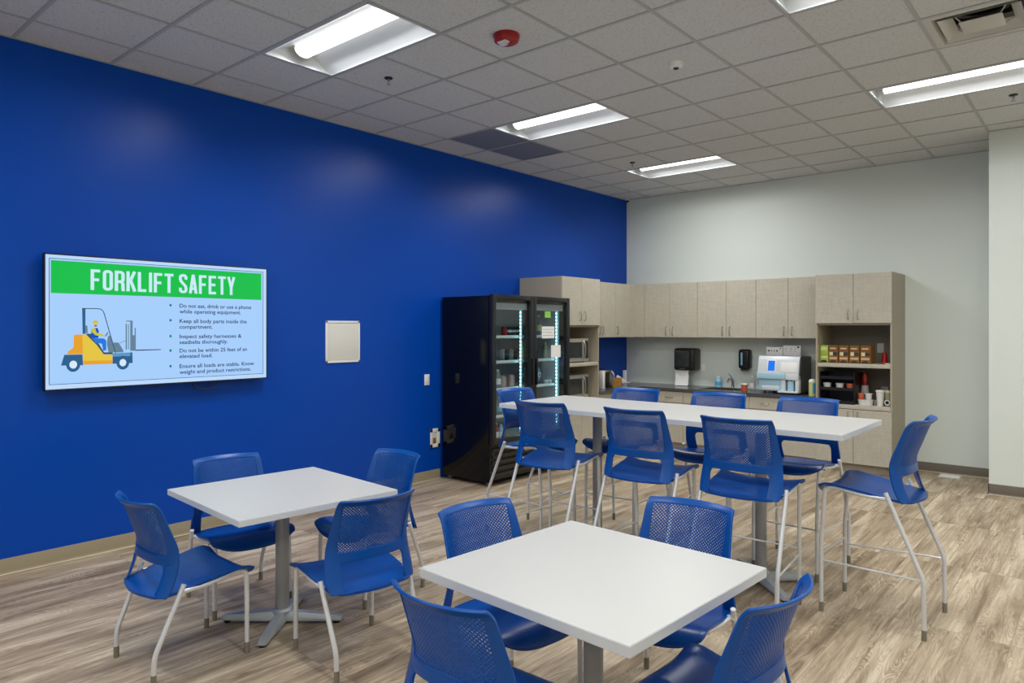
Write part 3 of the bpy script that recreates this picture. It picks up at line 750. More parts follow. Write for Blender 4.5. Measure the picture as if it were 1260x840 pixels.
rows_c = []
chair0 = thing('chair', '', 'chair', (0, 0, 0)); chair_parts(chair0, .445, -.020, (.220, .225), (.224, -.230), .132)
stool0 = thing('bar_stool', '', 'stool', (0, 0, 0)); chair_parts(stool0, .752, 0, (.210, .268), (.250, -.267), .312)
mb = MB()
for s in (-1, 1): mb.cyl((s*.210, .268, .298), (s*.2500, -.267, .310), .0055, 8)
mb.cyl((-.210, .268, .335), (.210, .268, .335), .0055, 8)
mb.build('footrest', M_TUBE, stool0)
def place(root, x, y, deg, label, group, st={}):
    if root.name not in st:
        st[root.name] = 1; root.location = (x, y, 0); root.rotation_euler = (0, 0, R(deg)); root['label'] = label; root['group'] = group; return root
    return copy_tree(root, (x, y, 0), R(deg), label, group)
GA = 'blue chairs around the square table by the television'
GB = 'blue chairs around the front square table'
GS = 'blue bar stools around the long high table'
place(chair0, 2.067, 1.595, -.6, 'blue chair at the far left with its back toward the camera', GA)
place(chair0, 1.590, 2.150, -98, 'blue chair nearest the blue wall, facing the square table below the television', GA)
place(chair0, 2.075, 2.770, 181, 'blue chair on the far side of the wall-side table, facing the camera', GA)
place(chair0, 2.695, 2.187, 81.8, 'blue chair at the right side of the wall-side table, seen from behind', GA)
place(chair0, 3.627, 2.290, -98, 'blue chair at the left side of the front table, seat tucked under its corner', GB)
place(chair0, 4.150, 2.775, 184, 'blue chair on the far side of the front table, facing the camera', GB)
place(chair0, 4.056, 1.690, 1, 'blue chair at the bottom centre, back to the camera, cut off below', GB)
place(chair0, 4.619, 2.200, 85.5, 'blue chair at the bottom right of the front table, facing left', GB)
place(stool0, 4.609, 4.462, 88.2, 'blue bar stool alone at the right end of the high table', GS)
place(stool0, 2.624, 3.955, 4.5, 'blue bar stool, near side of the high table, closest to the fridge', GS)
place(stool0, 3.335, 4.005, 3.4, 'blue bar stool in the middle of the near side of the high table', GS)
place(stool0, 4.005, 4.000, 2, 'blue bar stool near side of the high table, closest to the lone end stool', GS)
place(stool0, 2.633, 4.890, 184, 'blue bar stool behind the high table, in front of the cabinet corner', GS)
place(stool0, 3.330, 4.960, 186, 'blue bar stool behind the high table, in front of the sink', GS)
place(stool0, 3.964, 4.990, 179, 'blue bar stool behind the high table, in front of the drinks machine', GS)
place(stool0, 2.062, 4.400, -92, 'blue bar stool at the left end of the high table, by the fridge', GS)

# ------------------------------------------------------------------ tables
def x_foot(t, cx, cy, ang, L, z0=0):
    """cast foot: four tapering arms with black glides and a collar"""
    for k in range(4):
        a = R(ang+90*k); ca, sa = math.cos(a), math.sin(a)
        mb = MB(); bm = mb.bm; secs = []
        for d, hw_, zt in ((.0, .036, .066), (.06, .034, .064), (L-.05, .027, .046), (L-.01, .025, .040), (L, .020, .034)):
            sec = []
            for u, z in ((-hw_, .016), (-hw_, zt*.55), (-hw_*.62, zt), (hw_*.62, zt), (hw_, zt*.55), (hw_, .016)):
                sec.append(bm.verts.new((cx+ca*d-sa*u, cy+sa*d+ca*u, z)))
            secs.append(sec)
        for A, B in zip(secs, secs[1:]):
            for q in range(6): bm.faces.new((A[q], A[(q+1) % 6], B[(q+1) % 6], B[q]))
        bm.faces.new(secs[0]); bm.faces.new(secs[-1][::-1])
        arm = mb.build('foot_arm', M_FOOTM, t, ang=25)
        gx_, gy_ = cx+ca*(L-.03), cy+sa*(L-.03)
        MB().lathe([(0, 0), (.019, 0), (.021, .008), (.012, .018), (0, .018)], (gx_, gy_, 0), 14).build('glide', M_BLACK, arm)
def square_table(cx, cy, rot, sx, sy, zt, th, label, arms):
    t = thing('square_table', label, 'table', (cx, cy, 0), 'square white cafe tables')
    Mx = Matrix.Translation((cx, cy, 0)) @ Matrix.Rotation(R(rot), 4, 'Z')
    mb = MB(); mb.box(-sx/2, sx/2, -sy/2, sy/2, zt-th, zt-.0015, .0015, 1, Mx); mb.build('edge_band', M_EDGE, t)
    mb = MB(); mb.box(-sx/2+.001, sx/2-.001, -sy/2+.001, sy/2-.001, zt-.002, zt, .0008, 1, Mx); mb.build('tabletop', M_TOP, t)
    MB().tube([(cx, cy, .06), (cx, cy, zt-th-.012)], .037, 24).build('column', M_COLUMN, t)
    MB().lathe([(.037, .058), (.052, .058), (.053, .072), (.046, .080), (.037, .082)], (cx, cy, 0), 28).build('collar', M_FOOTM, t)
    mb = MB(); mb.box(-.16, .16, -.16, .16, zt-th-.014, zt-th, .003, 2, Mx); mb.build('mounting_plate', M_BLACK, t)
    x_foot(t, cx, cy, arms, .335)
square_table(2.090, 2.138, -4.2, .925, .905, .74, .032, 'square white table by the television with a silver cross foot', 40.5)
square_table(4.134, 2.200, -3.2, .945, .905, .74, .036, 'square white table at the front with its grey column cut off by the photo edge', 41.8)

t = thing('high_table', 'long white bar-height table on two grey columns', 'table', (3.25, 4.49, 0))
ZT = 1.06
mb = MB(); mb.box(2.0, 4.503, 4.065, 4.925, ZT-.034, ZT-.0015, .0015, 1); mb.build('edge_band', M_EDGE, t)
mb = MB(); mb.box(2.001, 4.502, 4.066, 4.924, ZT-.002, ZT, .0008, 1); mb.build('tabletop', M_TOP, t)
for cx in (2.629, 3.892):
    MB().tube([(cx, 4.49, .06), (cx, 4.49, ZT-.048)], .036, 24).build('column', M_COLUMN, t)
    MB().lathe([(.036, .058), (.050, .058), (.051, .072), (.045, .080), (.036, .082)], (cx, 4.49, 0), 28).build('collar', M_FOOTM, t)
    MB().box(cx-.2, cx+.2, 4.29, 4.69, ZT-.049, ZT-.034, .003).build('mounting_plate', M_BLACK, t)
    x_foot(t, cx, 4.49, 45, .355)

# ------------------------------------------------------------------ cabinets
def bow(p0, p1, out, parent, r=.0055):
    p0, p1, o = Vector(p0), Vector(p1), Vector(out)
    d = p1-p0
    MB().tube([p0, p0+o*.8+d*.04, p0+o+d*.5, p1+o*.8-d*.04, p1], r, 8, fil=.02).build('handle', M_CHROME, parent)
def door_x(t, x, y0, y1, z0, z1, hy=None, hz0=None, hz1=None):   # faces +x
    d = MB().box(x-.019, x, y0+.002, y1-.002, z0+.002, z1-.002, .0012, 1).build('door', M_LINEN, t)
    if hy is not None: bow((x, hy, hz0), (x, hy, hz1), (.03, 0, 0), d)
def door_y(t, y, x0, x1, z0, z1, hx=None, hz0=None, hz1=None, horiz=False, name='door'):   # faces -y
    d = MB().box(x0+.002, x1-.002, y, y+.019, z0+.002, z1-.002, .0012, 1).build(name, M_LINEN, t)
    if hx is not None:
        if horiz: bow((hx-.05, y, hz0), (hx+.05, y, hz0), (0, -.03, 0), d)
        else: bow((hx, y, hz0), (hx, y, hz1), (0, -.03, 0), d)
th = .019
# tall cabinet on the blue wall (microwave tower)
Y0, Y1, XF, ZC = 6.70, 7.51, .64, 2.268
t = thing('tall_cabinet', 'tall taupe cabinet beside the fridge holding two microwaves', 'cabinet', (XF/2, (Y0+Y1)/2, 0))
mb = MB()
mb.box(.001, XF, Y0, Y0+th, 0.0, ZC); mb.box(.001, XF, Y1-th, Y1, 0.0, ZC); mb.box(.001, XF-.02, Y0+th, Y1-th, ZC-th, ZC)
mb.box(.001, .012, Y0+th, Y1-th, .1, ZC-th); mb.box(.012, XF-.02, Y0+th, Y1-th, .10, .119); mb.box(.012, XF-.02, Y0+th, Y1-th, 1.66, 1.679)
mb.box(XF-.08, XF-.06, Y0+th, Y1-th, 0, .10)
mb.build('carcass', M_CARC, t, smooth=False)
MB().box(.012, XF, Y0+th, Y1-th, 1.175, 1.217, .001).build('shelf', M_LINEN, t)
MB().box(.012, XF, Y0+th, Y1-th, .725, .765, .001).build('shelf', M_LINEN, t)
ym = (Y0+Y1)/2
door_x(t, XF+.019, Y0, ym, 1.680, ZC, ym-.05, 1.74, 1.85); door_x(t, XF+.019, ym, Y1, 1.680, ZC, ym+.05, 1.74, 1.85)
door_x(t, XF+.019, Y0, ym, .10, .722, ym-.05, .58, .68); door_x(t, XF+.019, ym, Y1, .10, .722, ym+.05, .58, .68)
# wall cabinets on the blue wall
ZB, ZW = 1.519, 2.277
t = thing('wall_cabinet', 'taupe wall cabinet on the blue wall next to the tall microwave cabinet', 'cabinet', (.17, 7.935, ZB), 'taupe wall cabinets')
MB().box(.001, .331, 7.511, 8.359, ZB, ZW).build('carcass', M_CARC, t, smooth=False)
MB().box(.331, .350, 7.512, 7.61, ZB, ZW).build('filler_strip', M_LINEN, t)
door_x(t, .35, 7.61, 7.99, ZB, ZW, 7.955, 1.56, 1.67); door_x(t, .35, 7.99, 8.36, ZB, ZW, 8.03, 1.56, 1.67)
t = thing('corner_wall_cabinet', 'taupe corner wall cabinet where the blue and grey walls meet', 'cabinet', (.2, 8.9, ZB))
MB().prism([(.001, 8.361), (.331, 8.361), (.331, 8.919), (.499, 8.919), (.499, D-.001), (.001, D-.001)], ZB, ZW).build('carcass', M_CARC, t, smooth=False)
door_x(t, .35, 8.36, 8.75, ZB, ZW, 8.40, 1.56, 1.67)
MB().prism([(.331, 8.752), (.35, 8.752), (.35, 8.90), (.498, 8.90), (.498, 8.919), (.331, 8.919)], ZB, ZW).build('filler_strip', M_LINEN, t, smooth=False)
wl = ['taupe wall cabinet above the black towel dispenser', 'taupe wall cabinet above the sink', 'taupe wall cabinet above the drinks machine']
for k, (a, m_, c) in enumerate(((.50, .90, 1.32), (1.32, 1.73, 2.13), (2.13, 2.54, 2.955))):
    t = thing('wall_cabinet', wl[k], 'cabinet', ((a+c)/2, 9.07, ZB), 'taupe wall cabinets')
    MB().box(a+.0005, c-.0005, 8.919, D-.001, ZB, ZW).build('carcass', M_CARC, t, smooth=False)
    door_y(t, 8.90, a, m_, ZB, ZW, m_-.05, 1.555, 1.665); door_y(t, 8.90, m_, c, ZB, ZW, m_+.05, 1.555, 1.665)
# tall cabinet at the right end
X0, X1, YF = 2.965, 3.775, 8.60
t = thing('tall_cabinet', 'tall taupe cabinet at the right end with open shelves of coffee boxes', 'cabinet', ((X0+X1)/2, (YF+D)/2, 0))
mb = MB(); yi = YF+.02
mb.box(X0, X0+th, YF, D-.001, 0, ZC+.003); mb.box(X1-th, X1, YF, D-.001, 0, ZC+.003); mb.box(X0+th, X1-th, yi, D-.001, ZC-th, ZC)
mb.box(X0+th, X1-th, yi, D-.001, .10, .119); mb.box(X0+th, X1-th, YF+.06, YF+.08, 0, .10); mb.box(X0+th, X1-th, yi, D-.001, 1.68, 1.699)
mb.build('carcass', M_CARC, t, smooth=False)
MB().box(X0+th, X1-th, D-.03, D-.001, .119, ZC-th).build('back_panel', M_CARCIN, t, smooth=False)
MB().box(X0+th, X1-th, YF+.001, D-.03, 1.195, 1.238, .001).build('shelf', M_LINEN, t)
MB().box(X0+th, X1-th, YF-.004, D-.03, .722, .765, .001).build('shelf', M_LINEN, t)
xm = (X0+X1)/2+.01
door_y(t, YF-.019, X0, xm, 1.700, ZC, xm-.05, 1.745, 1.855); door_y(t, YF-.019, xm, X1, 1.700, ZC, xm+.05, 1.745, 1.855)
door_y(t, YF-.019, X0, xm, .10, .718, xm-.05, .60, .69); door_y(t, YF-.019, xm, X1, .10, .718, xm+.05, .60, .69)
# base cabinets
ZK = .797; YB = 8.62
t = thing('base_cabinet', 'taupe base cabinet against the blue wall under the wood box', 'cabinet', (.3, 8.3, 0), 'taupe base cabinets')
mb = MB(); mb.box(.001, .60, 7.512, D-.001, .10, ZK); mb.box(.001, .55, 7.512, D-.001, 0, .10); mb.build('carcass', M_CARC, t, smooth=False)
for a, c in ((7.512, 8.05), (8.05, 8.60)):
    d = MB().box(.60, .619, a+.002, c-.002, .64, ZK-.006, .001, 1).build('drawer', M_LINEN, t); bow((.619, (a+c)/2-.05, .715), (.619, (a+c)/2+.05, .715), (.03, 0, 0), d)
    d = MB().box(.60, .619, a+.002, c-.002, .105, .636, .001, 1).build('door', M_LINEN, t); bow((.619, c-.05, .50), (.619, c-.05, .60), (.03, 0, 0), d)
bl = ['taupe base cabinet below the black towel dispenser', 'taupe base cabinet under the sink', 'taupe base cabinet below the drinks machine']
for k, (xs) in enumerate(([.62, .85, 1.256], [1.256, 1.71, 2.164], [2.164, 2.56, 2.964])):
    a, c = xs[0], xs[-1]
    t = thing('base_cabinet', bl[k], 'cabinet', ((a+c)/2, 8.9, 0), 'taupe base cabinets')
    mb = MB(); zt_ = ZK if k != 1 else .60
    mb.box(a+.001, c-.001, YB, D-.001, .10, zt_); mb.box(a+.001, c-.001, YB+.06, D-.001, 0, .10)
    if k == 1: mb.box(a+.001, a+.019, YB, D-.001, .60, ZK); mb.box(c-.019, c-.001, YB, D-.001, .60, ZK); mb.box(a+.019, c-.019, YB, YB+.018, .60, ZK)
    mb.build('carcass', M_CARC, t, smooth=False)
    for p, q in zip(xs, xs[1:]):
        if k == 0 and p == .62:
            MB().box(p+.02, q-.002, YB-.019, YB, .105, ZK-.006).build('filler_strip', M_LINEN, t); continue
        if k == 1:
            door_y(t, YB-.019, p, q, .64, ZK-.006, name='drawer_front')
        else:
            door_y(t, YB-.019, p, q, .64, ZK-.006, (p+q)/2, .712, None, True, name='drawer')
        left = (k != 0 and p == xs[0])
        door_y(t, YB-.019, p, q, .105, .636, (q-.05) if (left or k == 0) else (p+.05), .50, .60)
# worktop (with a hole for the sink)
ZT2 = .835; SX0, SX1, SY0, SY1 = 1.44, 1.96, 8.74, 9.08
mb = MB()
mb.box(.001, .655, 7.512, D-.001, .798, ZT2)
mb.box(.655, SX0, 8.58, D-.001, .798, ZT2); mb.box(SX1, X0-.001, 8.58, D-.001, .798, ZT2)
mb.box(SX0, SX1, 8.58, SY0, .798, ZT2); mb.box(SX0, SX1, SY1, D-.001, .798, ZT2)
wt = mb.build('worktop', M_COUNTER, None, (1.5, 8.9, .8), smooth=False)
tag(wt, 'dark grey L-shaped worktop running along both walls', 'countertop')
t = thing('sink', 'steel sink set into the dark worktop', 'sink', ((SX0+SX1)/2, (SY0+SY1)/2, .65))
mb = MB()
mb.box(SX0+.001, SX1-.001, SY0+.001, SY1-.001, .65, .655)
for a in ((SX0+.001, SX0+.006, SY0+.001, SY1-.001), (SX1-.006, SX1-.001, SY0+.001, SY1-.001), (SX0+.001, SX1-.001, SY0+.001, SY0+.006), (SX0+.001, SX1-.001, SY1-.006, SY1-.001)): mb.box(*a, .65, .834)
mb.build('basin', M_CHROME, t, smooth=False)
mb = MB()
for a in ((SX0-.012, SX0+.006, SY0-.012, SY1+.012), (SX1-.006, SX1+.012, SY0-.012, SY1+.012), (SX0, SX1, SY0-.012, SY0+.006), (SX0, SX1, SY1-.006, SY1+.012)): mb.box(*a, .8352, .839, .001)
mb.build('rim', M_CHROME, t)
MB().lathe([(0, .658), (.035, .658), (.035, .655)], ((SX0+SX1)/2, (SY0+SY1)/2, 0), 20).build('drain', M_BLACK, t)
fx, fy = 1.72, 9.14
t = thing('faucet', 'chrome single lever faucet behind the sink', 'faucet', (fx, fy, ZT2))
MB().lathe([(0, 0), (.026, 0), (.024, .012), (.018, .02), (.017, .10), (.014, .115), (0, .118)], (fx, fy, ZT2), 18).build('body', M_CHROME, t)
MB().tube([(fx, fy, ZT2+.07), (fx, fy-.06, ZT2+.13), (fx, fy-.14, ZT2+.13), (fx, fy-.17, ZT2+.09)], .010, 10, fil=.03).build('spout', M_CHROME, t)
MB().tube([(fx, fy, ZT2+.115), (fx-.02, fy-.01, ZT2+.15), (fx-.05, fy-.03, ZT2+.20)], .007, 8, r2=.004).build('lever', M_CHROME, t)

# ------------------------------------------------------------------ fridge
FX, FY0, FY1, FZ = .72, 5.34, 6.685, 1.985
ft = thing('display_fridge', 'black two-door glass drinks fridge against the blue wall', 'fridge', (.38, 6.01, 0))
mb = MB()
mb.box(.03, FX, FY0, FY0+.045, .04, FZ, .004); mb.box(.03, FX, FY1-.045, FY1, .04, FZ, .004); mb.box(.03, .07, FY0+.04, FY1-.04, .06, FZ-.01)
mb.box(.03, FX, FY0+.04, FY1-.04, FZ-.07, FZ-.001); mb.box(.03, FX, FY0+.04, FY1-.04, .06, .42); mb.box(FX-.06, FX, 5.985, 6.035, .42, FZ-.07)
mb.build('case', M_FRIDGE, ft)
mb = MB()
mb.box(.0705, .078, FY0+.046, FY1-.046, .43, FZ-.075); mb.box(.078, FX-.062, FY0+.0455, FY0+.052, .43, FZ-.075); mb.box(.078, FX-.062, FY1-.052, FY1-.0455, .43, FZ-.075)
mb.box(.078, FX-.004, FY0+.05, FY1-.05, FZ-.078, FZ-.071); mb.box(.078, FX-.004, FY0+.05, FY1-.05, .421, .43)
mb.build('liner', M_LINER, ft, smooth=False)
mb = MB(); mb.box(FX-.10, FX-.004, FY0+.052, FY1-.052, 1.845, 1.908); mb.build('light_canopy', M_LINER, ft, smooth=False)
for (a, c, hs) in ((FY0+.001, 6.008, 1), (6.012, FY1, 1)):
    fw = .052; x0_, x1_ = FX+.006, FX+.062
    mb = MB()
    mb.box(x0_, x1_, a, a+fw, .435, FZ+.012, .006); mb.box(x0_, x1_, c-fw, c, .435, FZ+.012, .006)
    mb.box(x0_, x1_, a+fw-.004, c-fw+.004, FZ-.040, FZ+.012, .005); mb.box(x0_, x1_, a+fw-.004, c-fw+.004, .435, .487, .005)
    d = mb.build('door', M_DOORFR, ft)
    MB().box(x0_+.024, x0_+.029, a+fw-.004, c-fw+.004, .486, FZ-.039).build('glass_pane', M_GLASS, d, smooth=False)
    hy = c-.030 if a < 5.9 else a+.030
    mb = MB(); mb.box(x1_, x1_+.030, hy-.010, hy+.010, 1.02, 1.32, .006); mb.build('handle', M_DOORFR, d)
mb = MB(); mb.box(FX, FX+.012, FY0+.01, FY1-.01, .06, .42)
for k in range(5):
    z = .09+k*.066
    mb.prism([(FX+.012, z), (FX+.040, z+.006), (FX+.040, z+.036), (FX+.012, z+.050)], FY0+.03, FY1-.03, 'y')
mb.build('grille', M_GRILL, ft)
MB().lathe([(0, 0), (.026, 0), (.028, .01), (.022, .014), (0, .014)], n=20, M=Matrix.Translation((FX+.012, FY0+.045, .33)) @ Matrix.Rotation(R(90), 4, 'Y')).build('key_lock', M_DOORFR, ft)
for cxx, cyy in ((.10, FY0+.06), (.10, FY1-.06), (.66, FY0+.06), (.66, FY1-.06)):
    MB().lathe([(0, -.011), (.028, -.011), (.031, 0), (.028, .011), (0, .011)], n=18, M=Matrix.Translation((cxx, cyy, .031)) @ Matrix.Rotation(R(90), 4, 'X')).build('caster', M_COLUMN, ft)
shz = [1.557, 1.285, .990, .700]
for z in shz:
    for a, c in ((FY0+.055, FY1-.055),):
        mb = MB()
        for k in range(19): mb.cyl((.10, a+.01+(c-a-.02)*k/18, z), (.60, a+.01+(c-a-.02)*k/18, z), .003, 6)
        mb.cyl((.10, a, z-.004), (.10, c, z-.004), .004, 6); mb.box(.088, .60, a+.004, c-.004, z-.010, z-.007)
        s_ = mb.build('shelf', M_LINER, ft)
        MB().box(.600, .606, a, c, z-.022, z+.010, .001).build('price_rail', M_WHITE, s_)
for yc in (5.962, 6.622):
    mb = MB(); mb.box(.628, .650, yc-.012, yc-.0, .50, 1.88)
    bs = mb.build('led_strip', M_LEDBASE, ft)
    mb = MB()
    for k in range(34):
        z = .53+k*.040; mb.box(.635, .646, yc-.018, yc-.012, z, z+.016, .001, 1)
    mb.build('led_dots', M_LED, bs)

def item(mb, name, m, label, cat, group=None, loc=None):
    o = mb.build(name, m, None, loc); return tag(o, label, cat, group)
def cup_prof(r0, r1, h): return [(0, 0), (r0, 0), (r1, h), (r1+.0012, h), (r1+.0012, h-.003), (r1-.0006, h-.003), (r0-.0006, .002), (0, .002)]
def cup(x, y, z, r0, r1, h, m, label, group=None, flip=False, cat='cup', name='cup'):
    pf = cup_prof(r0, r1, h)
    if flip: pf = [(a, h-c) for a, c in pf]
    return item(MB().lathe(pf, (x, y, z), 20), name, m, label, cat, group, (x, y, z))
def bottle(x, y, z, r, h, mb_, mc, ml, label, group=None, cat='bottle', neck=.4):
    t = thing('bottle', label, cat, (x, y, z), group)
    MB().lathe([(0, 0), (r, 0), (r*1.02, .01), (r, h*.62), (r*.85, h*.72), (r*neck, h*.86), (r*neck, h*.94), (0, h*.94)], (x, y, z), 18).build('body', mb_, t)
    MB().lathe([(0, h*.91), (r*neck*1.15, h*.91), (r*neck*1.15, h), (0, h)], (x, y, z), 16).build('cap', mc, t)
    if ml: MB().lathe([(r*1.02+.001, h*.2), (r*1.02+.001, h*.52)], (x, y, z), 18).build('label', ml, t)
    return t
# contents seen through the left door
z = shz[0]+.004
for k in range(4):
    y = 5.835+k*.076
    t = thing('drink_can', ['red drink can on the upper fridge shelf, left of the dark cans', 'dark drink can next to the red can in the fridge', 'dark drink can in the middle of the upper fridge shelf', 'dark drink can nearest the lit strip on the upper fridge shelf'][k], 'can', (.50, y, z), 'cans on the upper fridge shelf')
    MB().lathe([(0, 0), (.026, 0), (.034, .008), (.034, .09), (.027, .10), (0, .10)], (.50, y, z), 18).build('can_body', M_RED if k == 0 else M_BLACK, t)
    MB().lathe([(.0348, .04), (.0348, .065)], (.50, y, z), 18).build('label_band', M_WHITE if k else M_REDCUP, t)
z = shz[1]+.004
for k in range(4): cup(.45, 5.86+k*.075, z, .024, .030, .12, M_BLACK if k % 2 else M_CLEAR, 'dark drinking glass on the second fridge shelf' if k % 2 else 'clear drinking glass on the second fridge shelf', 'dark glasses on the second fridge shelf' if k % 2 else 'clear glasses on the second fridge shelf')
bottle(.55, 6.075, z, .020, .20, M_GREENB, M_WHITE, None, 'pale green bottle on the second shelf behind the left fridge door', neck=.6)
z = shz[2]+.004
for k in range(4): cup(.52-.04*(k % 2), 5.775+k*.075, z, .024, .030, .13-.015*(k % 2), M_PINK, 'pinkish tumbler in the row on the middle fridge shelf', 'pink tumblers on the middle fridge shelf')
bottle(.54, 5.68, z, .036, .20, M_CLEAR, M_WHITE, M_WHITE, 'clear jug at the left edge of the middle fridge shelf')
t = thing('food_bag', 'round blue and white packet with red marks on the middle fridge shelf', 'packet', (.45, 6.36, z))
MB().lathe([(0, 0), (.06, .0), (.105, .04), (.122, .11), (.105, .18), (.06, .22), (0, .23)], (.45, 6.36, z), 26).build('packet_body', M_BLUELBL, t)
MB().lathe([(.1195, .085), (.1235, .105), (.1235, .12), (.1195, .135)], (.45, 6.36, z), 26).build('white_band', M_WHITE, t)
mb = MB()
for k in range(5):
    a0 = R(-60+k*34); mb.lathe([(0, 0), (.016, 0), (.016, .004), (0, .004)], n=12, M=Matrix.Translation((.45+.1225*math.cos(a0), 6.36+.1225*math.sin(a0), z+.11)) @ Matrix.Rotation(a0, 4, 'Z') @ Matrix.Rotation(R(90), 4, 'Y'))
mb.build('red_marks', M_REDCUP, t)
for k in range(2): item(MB().lathe([(0, 0), (.022, .004), (.03, .025), (.022, .046), (0, .05)], (.57, 6.50+k*.066, z), 14), 'snack_packet', M_WHITE, 'small white packet on the middle fridge shelf beside the round packet', 'packet', 'small white packets on the middle shelf', (.57, 6.50+k*.066, z))
z = shz[3]+.004
bottle(.54, 5.70, z, .034, .19, M_CLEAR, M_WHITE, M_CYANB, 'clear bottle at the left edge of the lowest fridge shelf')
item(MB().box(.40, .58, 5.80, 6.05, z, z+.07, .006), 'food_tray', M_WHITE, 'white food tray on the lowest shelf behind the left door', 'tray', None, (.5, 5.9, z))
for k in range(3): item(MB().lathe([(0, -.06), (.036, -.06), (.040, -.05), (.040, .05), (.036, .06), (0, .06)], n=18, M=Matrix.Translation((.50, 6.40+k*.084, z+.041)) @ Matrix.Rotation(R(90), 4, 'Y')), 'wrapped_roll', [M_WHITE, M_BLUELBL, M_WHITE][k], ['white wrapped roll at the left of the lower shelf behind the right door', 'blue wrapped roll on the lower shelf behind the right door', 'white wrapped roll at the right of the lower shelf behind the right door'][k], 'food roll', 'wrapped rolls on the lower fridge shelf', (.50, 6.40+k*.084, z+.041))
z = .431
bottle(.56, 5.62, z, .036, .19, M_REDCUP, M_WHITE, M_WHITE, 'red bottle on the fridge floor behind the left door')
bottle(.55, 5.72, z, .034, .17, M_CYANB, M_WHITE, M_WHITE, 'pale blue bottle on the fridge floor behind the left door')
item(MB().box(.36, .60, 5.80, 6.06, z, z+.10, .008), 'food_box', M_CLEAR, 'clear food box on the fridge floor', 'box', None, (.5, 5.9, z))
# seen through the right door
z = shz[0]+.004
bottle(.50, 6.44, z, .034, .24, M_CLEAR, M_WHITE, M_LIMELT, 'clear white-capped bottle behind the notes on the right fridge door')
bottle(.40, 6.56, z, .030, .16, M_DBLUE, M_BLACK, M_DBLUE, 'dark blue bottle on the upper shelf behind the right door')
z = shz[1]+.004
bottle(.50, 6.57, z, .030, .19, M_OLIVE, M_YELLOW, None, 'olive green bottle on the second shelf behind the right door')
cup(.45, 6.44, z, .035, .04, .10, M_BLACK, 'black tub on the second shelf behind the right door', None, cat='tub', name='tub')
# notes on the right door glass
xg = FX+.0355
def note(name, y0, y1, z0, z1, m, label, lines, tilt=0):
    t = thing(name, label, 'note', (xg, (y0+y1)/2, z0))
    MB().box(xg, xg+.0012, y0, y1, z0, z1).build('sheet', m, t, smooth=False)
    if lines:
        mb = MB()
        for k in range(lines):
            zz = z1-(k+1)*(z1-z0)/(lines+1); y = y0+.016
            while y < y1-.03:
                wv = random.uniform(.012, .03); mb.box(xg+.0012, xg+.0018, y, min(y+wv, y1-.012), zz-.002, zz+.002); y += wv+.010
        mb.build('pen_marks', M_INK, t, smooth=False)
note('sticky_note', 6.24, 6.345, 1.765, 1.835, M_STICKY, 'green sticky note at the top of the right fridge door', 2)
note('paper_note', 6.185, 6.415, 1.53, 1.665, M_PAPER, 'white handwritten note taped to the right fridge door', 3)
note('paper_note', 6.355, 6.535, 1.31, 1.45, M_PAPER, 'lower white folded paper on the right fridge door', 0)

# ------------------------------------------------------------------ microwaves
def microwave(z, label):
    y0, y1, x0_, x1_ = 6.86, 7.37, .14, .56; h = .30
    t = thing('microwave', label, 'microwave', (.35, 7.11, z), 'steel microwaves')
    mb = MB(); mb.box(x0_, x1_, y0, y1, z+.012, z+h, .004); mb.build('case', M_STEEL, t)
    d = MB().box(x1_, x1_+.022, y0, y1-.115, z+.014, z+h-.002, .004).build('door', M_STEEL, t)
    MB().box(x1_+.022, x1_+.0235, y0+.035, y1-.150, z+.060, z+h-.045, .001, 1).build('window', M_DKGLASS, d)
    MB().tube([(x1_+.022, y1-.130, z+.04), (x1_+.055, y1-.128, z+.07), (x1_+.062, y1-.128, z+.155), (x1_+.055, y1-.128, z+.24), (x1_+.022, y1-.130, z+.27)], .008, 8, fil=.03).build('handle', M_CHROME, d)
    c = MB().box(x1_, x1_+.020, y1-.113, y1, z+.014, z+h-.002, .003).build('control_panel', M_STEEL, t)
    mb = MB(); mb.box(x1_+.020, x1_+.0215, y1-.100, y1-.012, z+.05, z+h-.03, .001, 1); mb.build('keypad', M_DKGLASS, c)
    mb = MB()
    for sx in (x0_+.04, x1_-.04):
        for sy in (y0+.05, y1-.05): mb.lathe([(0, 0), (.014, 0), (.014, .0125), (0, .0125)], (sx, sy, z), 10)
    mb.build('feet', M_BLACK, t)
microwave(1.2175, 'upper steel microwave in the tall cabinet')
microwave(.7655, 'lower steel microwave in the tall cabinet')

# ------------------------------------------------------------------ things on the wall and worktop
t = thing('paper_towel_dispenser', 'black paper towel dispenser on the grey wall with towel hanging', 'towel dispenser', (1.05, D, 1.05))
mb = MB(); mb.box(.905, 1.215, 9.005, D-.0005, 1.055, 1.365, .035, 5); mb.build('housing', M_BLACK, t)
mb = MB(); mb.box(.93, 1.14, 9.0, 9.02, 1.10, 1.33, .009, 3); mb.build('smoked_cover', M_DKGLASS, t)
mb = MB(); mb.tube([(1.0, 9.001, 1.085), (1.04, 8.999, 1.075), (1.08, 9.001, 1.085)], .004, 6); mb.build('latch', M_CHROME, t)
mb = MB(); a = [(9.06, 1.10), (9.045, 1.02), (9.05, .94), (9.035, .87), (9.02, .842), (9.023, .841), (9.038, .868), (9.053, .94), (9.048, 1.02), (9.063, 1.10)]
mb.prism(a, .915, 1.115, 'x'); mb.build('paper_towel', M_PAPER, t)
t = thing('wall_outlet', 'white outlet plate right of the towel dispenser', 'outlet', (1.235, D, 1.08), 'outlet plates')
MB().box(1.198, 1.272, D-.007, D-.0005, 1.028, 1.140, .002).build('plate', M_WHITE, t)
MB().box(1.215, 1.255, D-.010, D-.006, 1.045, 1.122, .002).build('socket', M_WHITE, t)
t = thing('soap_dispenser', 'black soap dispenser on the grey wall above the sink', 'soap dispenser', (1.88, D, 1.1))
